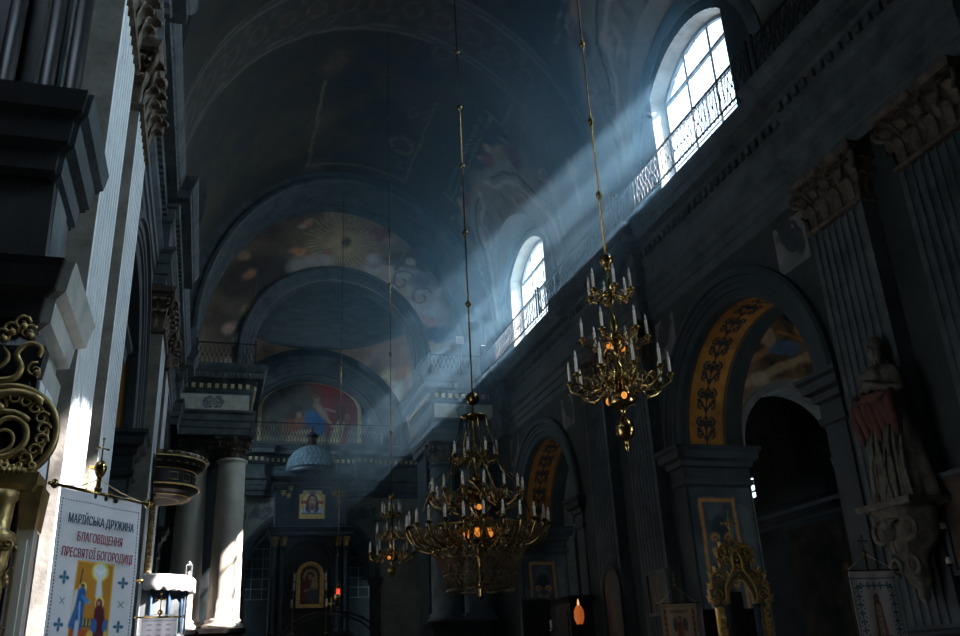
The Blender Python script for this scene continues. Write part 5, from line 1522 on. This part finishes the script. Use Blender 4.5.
def annunciation(U, V):
    p = Paint(U, V, (.80,.78,.80))
    # border stitches
    for k in range(60):
        z = -.075-k*.024
        for x in (-.365, .365): p.ell(x, z, .006, .008, (.03,.05,.10))
    for k in range(31): p.ell(-.36+k*.024, -.075, .008, .005, (.03,.05,.10))
    p.v = p.v-.075; x0, x1, z0, z1 = -.165, .185, -1.20, -.575
    p.rect(x0, z0, x1, z1, (.58,.24,.02), .004)
    for k in range(24): p.seg(x0, z1-.02-k*.016, x1, z1-.02-k*.016, .002, (.55,.25,.03), .5, .7)
    p.rect(x0, z0, x1, z0+.16, (.55,.10,.015), .01); p.mottle((.80,.42,.08), 9, .5, .7, 3, .0)
    p.rect(x0, z0+.17, x1, z0+.23, (.03,.08,.08), .005)
    for k in range(9): p.rect(x0+.05+k*.03, z0+.18, x0+.062+k*.03, z0+.225, (.65,.4,.08), .003)
    for b_ in ((x0,z0,x1,z0),(x1,z0,x1,z1),(x1,z1,x0,z1),(x0,z1,x0,z0)): p.seg(*b_, .006, (.80,.42,.06))
    # dove in a bright mandorla with rays
    p.ell(.06, -.63, .085, .07, (.86,.78,.20), 0, .15); p.ell(.06, -.63, .062, .052, (.72,.78,.80), 0, .15); p.line([(.01,-.62),(.06,-.645),(.11,-.62)], .008, (.88,.88,.88)); p.ell(.06, -.65, .01, .02, (.88,.88,.88))
    p.seg(.06, -.68, .07, -.80, .022, (.70,.74,.76), .3, .9, .035)
    # angel in blue
    p.ell(-.09, -.76, .035, .04, (.85,.70,.25), 0, .1); p.ell(-.09, -.76, .017, .022, (.45,.26,.14)); p.ell(-.095, -.742, .02, .012, (.15,.07,.03))
    p.seg(-.12, -.73, -.115, -.63, .006, (.1,.05,.02)); p.seg(-.135, -.80, -.15, -.98, .028, (.75,.72,.70)); p.seg(-.095, -.79, -.10, -1.02, .036, (.015,.12,.36), .2, 1, .045); p.seg(-.085, -.82, -.02, -.86, .014, (.04,.28,.6)); p.ell(-.01, -.855, .012, .01, (.5,.3,.15))
    p.seg(-.1, -1.0, -.1, -1.13, .018, (.62,.66,.72)); p.seg(-.12, -.9, -.16, -1.02, .02, (.05,.16,.40)); p.seg(-.10,-.86,-.085,-1.0,.008,(.3,.5,.75))
    # seated woman in maroon
    p.ell(.085, -.855, .045, .048, (.85,.68,.22), 0, .1); p.ell(.082, -.862, .032, .038, (.22,.02,.04)); p.ell(.078, -.862, .016, .021, (.48,.27,.15))
    p.seg(.09, -.92, .10, -1.08, .05, (.10,.008,.02), .2, 1, .062); p.ell(.10, -1.12, .065, .06, (.11,.01,.02)); p.ell(.05, -1.02, .03, .05, (.04,.15,.42)); p.ell(.155, -1.02, .022, .05, (.04,.18,.46)); p.seg(.06, -1.12, .14, -1.15, .02, (.05,.18,.40))
    p.ell(.02, -1.09, .03, .04, (.78,.55,.10)); p.ell(.165, -1.10, .02, .05, (.78,.55,.10))
    for k, x in ((0,-.275),(1,-.27),(2,-.275)):
        z = -.70-.16*k
        if k == 1: p.seg(x-.02, z-.02, x+.02, z+.02, .004, (.2,.25,.3)); p.seg(x-.02, z+.02, x+.02, z-.02, .004, (.2,.25,.3))
        else: diamond(p, x, z, .05, (.04,.16,.28))
    for k, x in ((0,.275),(1,.272),(2,.27)):
        z = -.70-.16*k
        if k == 1: p.seg(x-.02, z-.02, x+.02, z+.02, .004, (.2,.25,.3)); p.seg(x-.02, z+.02, x+.02, z-.02, .004, (.2,.25,.3))
        else: diamond(p, x, z, .045, (.05,.16,.27))
    return p
bx0, by0, bx1, by1, bz = -1.00, 6.50, -.52, 7.12, 2.905
ang = math.atan2(by1-by0, bx1-bx0); bw = math.hypot(bx1-bx0, by1-by0)
t = thing('church_banner', 'white banner with embroidered Cyrillic text and annunciation scene, lower left', 'banner', ((bx0+bx1)/2, (by0+by1)/2, 0), ang)
k_ = bw/.78
def bf(u, v):
    q = cloth_fn(.8, 1.5)(u, v); return (q[0]*k_, q[1], bz-v*k_*.93)
def bpnt(U, V): return annunciation(U, -V)
cl = painted_grid('cloth', bf, lin(-.39, .39, 170), lin(0, 1.5, 280), M['embroid'], bpnt, t, True, thick=(0, .004, 0))
b = MB(); b.tube([(-bw/2-.05, 0, bz+.012), (bw/2+.05, 0, bz+.012)], .012, 8)
for s in (-1, 1):
    b.lathe([(0,0),(.02,.01),(.024,.03),(.012,.045),(.02,.06),(0,.07)], (s*(bw/2+.06), 0, bz-.02), 10); b.sphere((s*(bw/2+.065), 0, bz+.012), .026, 10, 7); b.sphere((s*(bw/2+.10), 0, bz+.012), .015, 8, 6)
b.build('crossbar', M['brass'], t)
text_part('МАРІЙСЬКА ДРУЖИНА', t, (0.0*k_, -.018, bz-.195*k_), .085*k_, M['letter_blue'], .62*k_)
text_part('БЛАГОВІЩЕННЯ', t, (.0, -.018, bz-.31*k_), .085*k_, M['letter_red'], .42*k_)
text_part('ПРЕСВЯТОЇ БОГОРОДИЦІ', t, (.0, -.018, bz-.42*k_), .085*k_, M['letter_red'], .66*k_)
b = MB(); b.tube([(0,.06,0),(0,.06,bz+.14)], .016, 8); b.lathe([(.016,0),(.03,.02),(.045,.06),(.045,.08),(.03,.115),(.012,.13)], (0,.06,bz+.14), 12)
b.tube([(0,.06,bz+.26),(0,.06,bz+.42)], .006, 6); b.tube([(-.05,.06,bz+.36),(.05,.06,bz+.36)], .006, 6)
for x, z in ((0,.43),(-.055,.36),(.055,.36)): b.sphere((x,.06,bz+z), .011, 7, 5)
b.lathe([(.016,.0),(.035,.02),(.02,.05),(.03,.08),(.016,.1)], (0,.06,bz-.02), 10)
b.build('pole_with_cross', M['brass'], t)
b = MB(); b.tube([(0,.06,bz+.13),(bw*.25,.03,bz+.06),(bw/2,0,bz+.015)], .005, 5); b.tube([(0,.06,bz+.13),(-bw*.25,.03,bz+.045),(-bw/2,0,bz+.015)], .004, 5); b.build('gold_cord', M['ochre_trim'], t)
b = MB()
for x in (-.085, .02, .12): b.lathe([(.01,-.02),(.014,0),(.01,.02)], (x, -.006, bz-.012), 8)
b.build('eyelet', M['iron'], t)

def small_banner(name, label, loc, ang, w_, z, h_, painter, pole_cross=True, n=70, group=None, zc=.35):
    t = thing(name, label, 'banner', (loc[0], loc[1], 0), ang, group)
    painted_grid('cloth', lambda u, v: (u*w_/2, .008*math.sin(7*u+2*v), z-v), lin(-1, 1, n), lin(0, h_, int(n*h_/w_)), M['embroid'], painter, t, True, thick=(0, .004, 0))
    b = MB(); b.tube([(-w_/2-.06, 0, z+.01), (w_/2+.06, 0, z+.01)], .011, 7)
    for s in (-1, 1): b.sphere((s*(w_/2+.07), 0, z+.01), .02, 8, 6)
    b.build('crossbar', M['brass'], t)
    b = MB(); b.tube([(0,.05,0),(0,.05,z+zc-.16)], .014, 7); b.sphere((0,.05,z+zc-.15), .032, 10, 7)
    b.tube([(0,.05,z+zc-.13),(0,.05,z+zc+.06)], .008, 6); b.tube([(-.055,.05,z+zc),(.055,.05,z+zc)], .008, 6)
    for x, q in ((0,.07),(-.06,0),(.06,0)): b.sphere((x,.05,z+zc+q), .013, 7, 5)
    b.build('pole_with_cross', M['brass'], t)
    b = MB()
    for s in (-1, 1): b.tube([(0,.05,z+zc-.17),(s*w_/2,0,z+.015)], .004, 5)
    b.build('cord', M['ochre_trim'], t)
    return t
def blue_border(w_, fig):
    def f(U, V):
        X = U*w_/2; Z = -V; p = Paint(X, Z, (.66,.66,.64)); bl = (.05,.16,.25)
        for e in (w_/2-.02, w_/2-.035): 
            for s in (-1, 1): p.seg(s*e, -.07, s*e, -3, .004, bl)
        p.seg(-w_/2, -.09, w_/2, -.09, .008, bl)
        for k in range(10):
            for s in (-1, 1):
                z = -.21-k*.105; diamond(p, s*(w_/2-.105), z, .05, bl); p.ell(s*(w_/2-.06), z-.05, .012, .012, (.1,.1,.15)); p.ell(s*(w_/2-.15), z-.05, .012, .012, (.1,.1,.15))
        for k in range(-2, 3): diamond(p, k*.1, -.185, .05, bl)
        fig(p); return p
    return f
def fig_madonna(p):
    p.seg(0, -.82, 0, -.42, .085, (.40,.15,.06), .15, 1, .06); p.seg(0, -.80, 0, -.45, .035, (.62,.58,.5)); p.ell(0, -.34, .042, .055, (.2,.06,.04)); p.ell(0, -.345, .024, .032, (.42,.25,.15)); p.rect(-.12, -.92, .12, -.80, (.06,.09,.11), .01)
    for k in range(5): p.ell(0, -.5-.07*k, .012, .012, (.05,.15,.3))
small_banner('church_banner', 'white banner with a blue diamond border and a robed figure, lower right', (8.41, 10.0), -.02, .72, 2.61, 1.5, blue_border(.72, fig_madonna), n=110, zc=.40)
def fig_saint(U, V):
    X = U*.39; Z = -V; p = Paint(X, Z, (.50,.40,.27)); p.seg(-.36,-.05,.36,-.05,.006,(.3,.16,.08))
    for s in (-1, 1):
        p.seg(s*.3, -.1, s*.3, -1.2, .03, (.36,.18,.08), .4, .8)
        for k in range(9): p.ell(s*.3, -.15-.11*k, .03, .03, (.2,.08,.05))
    p.rect(-.2, -.17, .2, -.11, (.33,.2,.1), .01); p.figure(0, -.75, .55, (.36,.12,.06), (.4,.25,.16), 0, .3); p.ell(-.11, -.38, .05, .13, (.12,.12,.15)); p.ell(.11, -.38, .05, .13, (.12,.12,.15))
    return p
small_banner('church_banner', 'beige banner with a winged red figure beside the gilded shrine', (8.80, 16.0), 0, .78, 2.67, 1.3, fig_saint, n=90, zc=.5)
def plain_blue(w_):
    def f(U, V):
        X = U*w_/2; Z = -V; p = Paint(X, Z, (.62,.68,.74)); p.rect(-w_, -.12, w_, -.08, (.15,.35,.5), .005)
        for k in range(9): diamond(p, -.0, -.28-.16*k, .07, (.10,.28,.42)); diamond(p, -.16, -.2-.16*k, .05, (.18,.38,.5)); diamond(p, .16, -.2-.16*k, .05, (.18,.38,.5))
        return p
    return f
small_banner('church_banner', 'narrow white banner with pale blue embroidery, half hidden behind the Cyrillic banner', (-.72, 7.75), .8, .42, 2.42, 1.3, plain_blue(.42), n=60, zc=.3)
def grey_band(U, V):
    X = U*.21; Z = -V; p = Paint(X, Z, (.40,.40,.42)); p.seg(-.2,-.03,.2,-.03,.005,(.15,.15,.2))
    for k in range(7):
        for s in (-1, 0, 1): p.ell(s*.11, -.08-.06*k, .03, .012, (.22,.18,.22))
    return p
small_banner('church_banner', 'small grey banner on a brass cross pole below the pulpit', (-.54, 12.0), .05, .42, 2.41, 1.0, grey_band, n=50, zc=.22)

# ------------------------------------------------------------------ side altar beside the camera on the left
t = thing('side_altar', 'dark tiered side altar with gilded scrolls and columns at the left edge', 'altar', (0, 6.6, 0))
b = MB(); b.mould(-3.6, -1.27, 0, .95, [(0,.1),(.3,.1),(.35,0),(3.72,0)]); b.build('lower_body', M['wood'], t)
b = MB(); b.box(-1.42, -1.262, .08, .82, 0, 3.72); b.box(-1.5, -1.25, .28, .62, 0, 3.72); b.build('lit_side_pilaster', M['lit_pilaster'], t)  # end strip coloured pale to read as lit
b = MB(); b.mould(-3.6, -1.40, -.01, .96, [(3.7,0),(3.75,.05),(3.95,.06),(3.98,.01),(4.08,.02),(4.12,.10),(4.3,.12),(4.34,.19),(4.5,.22),(4.56,.24),(4.6,.02)]); b.build('dark_entablature', M['wood'], t)
b = MB(); b.mould(-1.40, -1.33, .05, .9, [(3.7,0),(3.75,.05),(3.95,.06),(3.98,.01),(4.08,.02),(4.12,.10),(4.3,.12),(4.34,.19),(4.5,.22),(4.56,.24),(4.6,.02)]); b.build('lit_entablature_end', M['pier'], t)  # paler end piece painted as the lit side, front stays dark
b = MB(); b.mould(-3.6, -1.38, .1, .9, [(4.6,.02),(5.38,.0)]); b.build('upper_body', M['wood'], t)
b = MB(); b.box(-1.5, -1.365, .2, .7, 4.6, 5.38); b.build('pale_upper_pilaster', M['stone'], t)
b = MB(); b.mould(-3.6, -1.42, .04, .96, [(5.38,0),(5.42,.05),(5.6,.06),(5.65,.13),(5.85,.15),(5.9,.21),(6.08,.24),(6.13,.0)]); b.build('dark_top_entablature', M['wood'], t)
b = MB(); b.mould(-1.42, -1.38, .1, .9, [(5.38,0),(5.42,.05),(5.6,.06),(5.65,.13),(5.85,.15),(5.9,.21),(6.08,.24),(6.13,.0)]); b.build('top_entablature', M['stone_dark'], t)
b = MB()
for x in (-1.42, -1.62, -1.95): b.lathe([(.09,6.13),(.09,6.2),(.075,6.25),(.07,8.2)], (x, .4, 0), 12)
b.mould(-3.6, -1.36, .3, .9, [(8.2,.0),(8.3,.1),(8.5,.12),(8.55,0)]); b.box(-3.6, -1.75, .5, .85, 6.13, 8.2)
b.build('attic', M['wood'], t)
# gilded carving on its front
b = MB(); fy = -.12
spiral(b, (-1.40, fy, 3.28), (1,0,0), (0,0,1), .30, .05, 1.35, PI*.25, .035, 34, 9)
spiral(b, (-1.42, fy, 3.24), (1,0,0), (0,0,1), .20, .04, 1.2, PI*.2, .022, 24, 8)
spiral(b, (-1.30, fy, 3.08), (1,0,0), (0,0,1), .085, .02, 1.5, 0, .02, 18, 7)
b.tube(smooth([(-1.65, fy, 3.66), (-1.52, fy, 3.64), (-1.40, fy, 3.66), (-1.36, fy, 3.74), (-1.40, fy, 3.84), (-1.33, fy, 3.92), (-1.25, fy, 3.89), (-1.26, fy, 3.82)], 5), .026, 8)
b.tube(smooth([(-1.62, fy, 3.72), (-1.5, fy, 3.74), (-1.45, fy, 3.82), (-1.5, fy, 3.9)], 5), .02, 7)
b.tube([(-1.40+.325*math.cos(a), fy, 3.28+.325*math.sin(a)) for a in lin(-PI*.45, PI*.75, 34)], .022, 8)
b.tube([(-1.40+.27*math.cos(a), fy, 3.28+.27*math.sin(a)) for a in lin(-PI*.4, PI*.7, 30)], .012, 6)
for k in range(26):
    a = -PI*.42+k*PI*.044
    b.sphere((-1.40+.335*math.cos(a), fy, 3.28+.335*math.sin(a)), .013, 6, 4)
for k in range(8):
    a = -.9+k*.33; spiral(b, (-1.40+.24*math.cos(a), fy-.01, 3.28+.24*math.sin(a)), (math.cos(a),0,math.sin(a)), (-math.sin(a),0,math.cos(a)), .05, .01, 1.2, 0, .014, 10, 6)
for x, z in ((-1.52,3.5),(-1.62,3.35),(-1.6,3.1),(-1.25,3.7),(-1.45,3.45),(-1.55,3.2),(-1.33,3.98),(-1.45,4.0),(-1.5,3.95),(-1.38,4.05)):
    b.sphere((x, fy-.01, z), .028, 8, 6); spiral(b, (x-.02, fy, z+.03), (1,0,0), (0,0,1), .06, .01, 1.3, x*9, .014, 12, 6)
b.build('gilded_scroll', M['gold_old'], t)
b = MB(); b.box(-1.75, -1.30, -.10, 0, 2.95, 3.65); b.lathe([(0,0),(.33,0),(.33,.08),(0,.08)], (0,0,0), 4, False) if False else None
b.prism([(-1.40+.33*math.cos(a), 3.28+.33*math.sin(a)) for a in lin(-PI*.5, PI*.5, 20)], lambda x, z: (x, -.1, z), lambda x, z: (x, -.02, z)); b.mould(-1.75, -1.26, -.1, 0, [(3.7,.02),(3.9,.04),(4.0,.0)]); b.build('scroll_backing', M['wood'], t)
b = MB(); b.mould(-1.9, -1.16, -.22, 0, [(2.86,0),(2.9,.03),(2.97,.04),(3.0,0)])
for k in range(12): b.sphere((-1.55+.03*k, -.26, 2.98), .022, 7, 5)
for k in range(5): spiral(b, (-1.5+.08*k, -.25, 3.02), (1,0,0), (0,0,1), .03, .008, 1.2, k, .012, 10, 6)
b.mould(-1.22, -1.12, -.16, .1, [(2.62,.0),(2.9,.02)])
b.build('gilded_ledge', M['gold_old'], t)
b = MB(); cx_ = -1.33
b.lathe([(.10,2.85),(.10,2.80),(.085,2.78),(.075,2.60),(.11,2.58),(.12,2.56),(.12,2.52),(.085,2.50)], (cx_,-.22,0), 20)
for k in range(10):
    A = 2*PI*k/10; leaf(b, (cx_+.075*math.cos(A), -.22+.075*math.sin(A), 2.36), (math.cos(A), math.sin(A), 0), (-math.sin(A), math.cos(A), 0), .15, .06, .05, .006)
for s in (-1, 1): spiral(b, (cx_+s*.09, -.30, 2.50), (s,0,0), (0,0,1), .05, .01, 1.4, PI/2, .014, 14, 6)
b.lathe([(.075,2.5),(.085,2.36),(.09,2.34),(.075,2.32)]+[(.078+.006*math.sin(z*15), z) for z in lin(2.3, 1.05, 20)]+[(.11,1.0),(.11,.9)], (cx_,-.22,0), 18)
for k in range(60):
    q = k/60; A = q*7*PI; z = 2.3-1.2*q
    b.sphere((cx_+.09*math.cos(A), -.22+.09*math.sin(A), z), .024+.006*math.sin(k*2.3), 7, 5)
    if k % 3 == 0: leaf(b, (cx_+.08*math.cos(A), -.22+.08*math.sin(A), z-.02), (math.cos(A), math.sin(A), 0), (-math.sin(A), math.cos(A), 0), .09, .05, .04, .005)
b.mould(-1.5, -1.16, -.4, -.05, [(.0,.03),(.85,.03),(.9,.0)])
b.build('gilded_vine_column', M['gold_old'], t)
b = MB(); b.box(-1.235, -1.13, -.10, .02, 0, 2.62); b.box(-1.21, -1.16, -.13, -.09, .2, 2.55); b.build('pale_post', M['cream'], t)

# gilt edge of a hanging icon by the banner pole
t = thing('gilded_icon_case', 'narrow gilded icon case edge behind the banner pole against the sunlit pilaster', 'icon', (-1.28, 10.35, 3.28), .12)
b = MB(); b.bbox(-.05, .05, -.04, 0, .04, .60, .01); b.build('case', M['candle'], t)
b = MB()
for s in (-1, 1):
    b.box(*sorted((s*.045, s*.06)), -.05, .01, .03, .62)
    for k in range(9): b.sphere((s*.055, -.05, .08+.06*k), .012, 7, 5)
b.box(-.06, .06, -.05, .01, .60, .63); b.box(-.06, .06, -.05, .01, 0.0, .04); b.build('gilt_frame', M['gold'], t)
b = MB(); b.box(-.42, -.04, -.01, .02, .3, .34); b.build('wall_bracket', M['iron'], t)

# ------------------------------------------------------------------ pulpit with sounding board on the left
t = thing('pulpit_canopy', 'dark oval pulpit sounding board edged with gilt mouldings, on the left wall', 'canopy', (-1.27, 21.0, 5.50))
b = MB()
prof = [(.0,.0),(.55,.02),(.72,.08),(.86,.16),(.92,.24),(.94,.28),(.86,.30),(.84,.34),(.84,.62),(.90,.66),(1.0,.72),(1.06,.86),(1.02,.98),(.9,1.0),(.0,1.08)]
b.lathe([(r_*1.0, z) for r_, z in prof], n=40, smooth=False, a0=-PI/2, a1=PI/2)
b.build('sounding_board', M['wood'], t)
b = MB()
for r_, z, w_ in ((.945,.27,.018),(.86,.62,.014),(1.065,.86,.014),(.74,.075,.014),(.5,.03,.012)):
    b.tube([(r_*math.cos(a), r_*math.sin(a), z-.005) for a in lin(-PI/2, PI/2, 30)], w_, 6)
b.build('gilt_mouldings', M['gold'], t)
b = MB()
for a, z in ((-1.1,.45),(-.7,.45),(-.3,.45),(.1,.45)):
    c_, s_ = math.cos(a), math.sin(a)
    b.tube([((.87)*c_-w_*s_*1, (.87)*s_+w_*c_, z+dz) for w_, dz in ((-.1,-.08),(.1,-.08),(.1,.08),(-.1,.08))], .01, 5, closed=True)
    b.build('gilt_panel_moulding', M['gold'], t); b = MB()
for k in range(14):
    a = -1.5+k*.21; leaf(b, (1.0*math.cos(a), 1.0*math.sin(a), .74), (math.cos(a), math.sin(a), 0), (-math.sin(a), math.cos(a), 0), .22, .13, .10, .008)
b.build('gilt_leaf_cresting', M['gold_old'], t)
b = MB(); b.lathe([(.0,-.02),(.5,-.02)], (0,0,0), 24, a0=-PI/2, a1=PI/2)
t2 = MB(); t2.box(-.12, -.02, -.4, .4, -2.3, .1); t2.build('back_panel', M['altar_blue'], t)
b = MB(); 
for k in range(14):
    z = -.15-.15*k; b.sphere((.02, -.42+.02*math.sin(k*2), z), .055, 7, 5); leaf(b, (.0, -.42, z-.05), (.3,-.95,0), (.95,.3,0), .16, .1, .07, .006)
b.build('gilt_garland', M['gold_old'], t)
t = thing('pulpit', 'rounded pulpit body under the canopy, its rim draped in white cloth', 'pulpit', (-1.32, 21.3, .28))
b = MB(); b.lathe([(.06,.9),(.2,1.2),(.5,1.6),(.8,2.0),(.9,2.3),(.92,2.35),(.86,2.4),(.86,3.35),(.95,3.42),(.98,3.5),(.98,3.56),(.86,3.56),(.84,2.5),(0,2.45)], n=16, smooth=False, a0=-PI/2, a1=PI/2)
b.lathe([(.18,-.28),(.2,.1),(.1,.2),(.08,.9)], n=14)
b.build('body', M['stone'], t)
b = MB()
for a in lin(-1.35, 1.35, 7):
    c_, s_ = math.cos(a), math.sin(a); b.tube([(.89*c_, .89*s_, 2.42), (.89*c_, .89*s_, 3.36)], .03, 6)
b.build('blue_ribs', M['blue_cloth'], t)
t3 = thing('lace_cloth', 'white lace-edged cloth draped over the pulpit rim', 'cloth', (-1.32, 21.3, 3.84))
b = MB()
NA = 90
vs = []; cols = [(.80,.02),(.92,.03),(1.0,.025),(1.03,-.02),(1.03,-.14),(1.04,-.28)]
for i in range(NA+1):
    a = -PI/2+PI*i/NA
    for j, (r_, z) in enumerate(cols):
        wv = .02*math.sin(a*22)*(j >= 3)+.012*math.sin(a*9); dz = -.035*abs(math.sin(a*16)) if j == 5 else 0
        vs.append(((r_+wv)*math.cos(a), (r_+wv)*math.sin(a), z+dz))
m_ = len(cols); b.add(vs, [(i*m_+j, (i+1)*m_+j, (i+1)*m_+j+1, i*m_+j+1) for i in range(NA) for j in range(m_-1)], True)
o = b.build('fabric', M['white_cloth'], t3); so = o.modifiers.new('thickness', 'SOLIDIFY'); so.thickness = .008
t = thing('glass_lantern', 'small clear glass candle lantern standing at the right end of the pulpit rim', 'lantern', (-.42, 21.3, 3.865))
b = MB(); b.box(-.07, .07, -.07, .07, 0, .02); b.box(-.07, .07, -.07, .07, .28, .30)
for x in (-.06, .06):
    for y in (-.06, .06): b.box(x-.008, x+.008, y-.008, y+.008, .02, .28)
b.lathe([(.06,.3),(.02,.36),(0,.38)], n=8); b.build('metal_frame', M['frame'], t)
b = MB(); b.lathe([(.03,.02),(.03,.15),(0,.155)], n=10); b.build('candle', M['candle'], t)

# ------------------------------------------------------------------ framed pictures, cabinets and small lights along the right side
def framed(name, label, cat, loc, rz, w_, h_, fm, painter, fw=.08, round_top=False):
    t = thing(name, label, cat, loc, rz)
    def fn(u, v):
        top = h_/2 if not round_top else (h_/2-w_/2)+w_/2*math.sqrt(max(0, 1-u*u))
        return (u*w_/2, 0, -h_/2+(top+h_/2)*v)
    def pp(U, V):
        P = np.array([fn(a, b) for a, b in zip(U, V)]); return painter(P[:, 0], P[:, 2])
    painted_grid('picture', fn, lin(-1, 1, 40), lin(0, 1, 50), M['icon'], pp, t, False, thick=(0, .02, 0))
    b = MB(); a, c = w_/2, h_/2
    pf = [(-.01,0),(-.01,.03),(fw*.4,.05),(fw*.9,.04),(fw,0)]
    if round_top:
        arch_ring(b, lambda r, an, o: (-(a+r)*math.cos(an), -o, c-a+(a+r)*math.sin(an)), pf, 24); top = c-a
    else: b.box(-a-fw, a+fw, -.045, .025, c-.005, c+fw); top = c
    for s in (-1, 1): b.box(*sorted((s*(a-.005), s*(a+fw))), -.045, .025, -c, top)
    b.box(-a-fw, a+fw, -.045, .025, -c-fw, -c+.005)
    b.build('frame', fm, t)
    return t
def dark_pic(seed, tone=(.05,.035,.025)):
    def f(U, V):
        p = Paint(U, V, tone, .05, 3); p.mottle(tuple(c*2.4 for c in tone), 2.5, .45, .65, seed); p.figure(0, -.6, 1.0, tuple(c*2 for c in tone), (.15,.1,.07)); return p
    return f
framed('framed_picture', 'large dark picture with a pale frame edge and light studs at the right edge', 'picture', (XR-.30, 10.30, 3.35), -PI/2, .9, 1.35, M['stone'], dark_pic(3), .07)
b = MB()
tS = thing('stud_light', 'x', 'lamp')
b.lathe([(.05,0),(.055,.04),(.04,.09),(0,.1)], n=12); b.build('shade', M['candle'], tS); b = MB(); b.lathe([(.03,-.04),(.05,0)], n=10); b.build('fitting', M['brass'], tS)
for i, (y, z) in enumerate(((10.78, 3.62), (10.78, 3.28), (10.80, 2.78))):
    o = tS if i == 0 else copy_tree(tS)
    o.location = (XR-.37, y+.02, z); tag(o, ['small pale wall stud light left of the large dark picture, highest one', 'small pale wall stud light left of the large dark picture, middle one', 'small pale wall stud light left of the large dark picture, lowest one'][i], 'lamp', 'stud lights by the dark picture')
framed('framed_picture', 'narrow dark picture with wooden frame on the pilaster by the beige banner', 'picture', (XR-PD-.08, 19.95, 3.2), -PI/2, .95, .9, M['stone'], dark_pic(5, (.012,.012,.012)), .07)
framed('arched_icon', 'dim round-topped icon in a dark frame between the far pilasters', 'icon', (XR-PD-.08, 22.6, 3.1), -PI/2, .95, 1.9, M['stone_dark'], dark_pic(8), .12, True)
t = thing('notice_stand', 'dark board with pale top edge standing under the large chandelier', 'board', (9.75, 26.6, 0), .15)
b = MB(); b.box(-.48, .48, -.03, .03, 1.2, 3.62); b.build('board', M['wood'], t)
b = MB(); b.box(-.54, .54, -.05, .05, 3.6, 3.68)
for s in (-1, 1): b.box(s*.51-.03, s*.51+.03, -.05, .05, 0, 3.62)
for s in (-1, 1): b.box(s*.51-.05, s*.51+.05, -.3, .3, 0, .06)
b.build('frame', M['stone'], t)
t = thing('confessional', 'dark wooden confessional cabinet against the pier beyond the large arch', 'cabinet', (10.05, 24.3, 0), -PI/2)
b = MB(); b.mould(-.55, .55, -.35, .35, [(0,.05),(.15,.05),(.18,0),(3.3,0),(3.35,.06),(3.45,.1),(3.5,0)]); b.build('body', M['wood'], t)
b = MB(); b.bbox(-.4, .4, -.385, -.35, .3, 3.1, .01); b.build('door', M['wood'], t)
b = MB(); b.sphere((.32, -.41, 1.6), .03, 8, 6); b.build('door_knob', M['brass'], t)
t = thing('votive_lamp', 'glowing orange votive lamp on a stand near the bottom centre', 'lamp', (9.35, 22.3, 0))
b = MB(); b.lathe([(.2,0),(.2,.04),(.03,.08),(.025,2.55),(.1,2.6),(.12,2.64),(.03,2.66)], n=14); b.build('stand', M['brass'], t)
b = MB(); b.lathe([(.08,2.66),(.13,2.8),(.13,2.98),(.07,3.1),(.05,3.12)], n=14); b.build('orange_glass', mat('orange_votive_glass', (.9,.35,.08), None, .3, emit=(1,.22,.04), estr=.3), t)
b = MB(); b.lathe([(.02,3.10),(.035,3.16),(.02,3.24),(0,3.3)], n=8); b.build('flame', mat('flame', (1,.6,.3), None, .5, emit=(1,.55,.25), estr=1.2), t)
t = thing('white_candlestick', 'small white candle on a brass stick left of the orange votive lamp', 'candle', (8.55, 22.3, 0))
b = MB(); b.lathe([(.15,0),(.15,.03),(.02,.06),(.018,2.5),(.06,2.55),(.02,2.57)], n=12); b.build('stick', M['brass'], t)
b = MB(); b.lathe([(.035,2.57),(.035,2.78),(0,2.79)], n=10); b.build('wax', M['candle'], t)
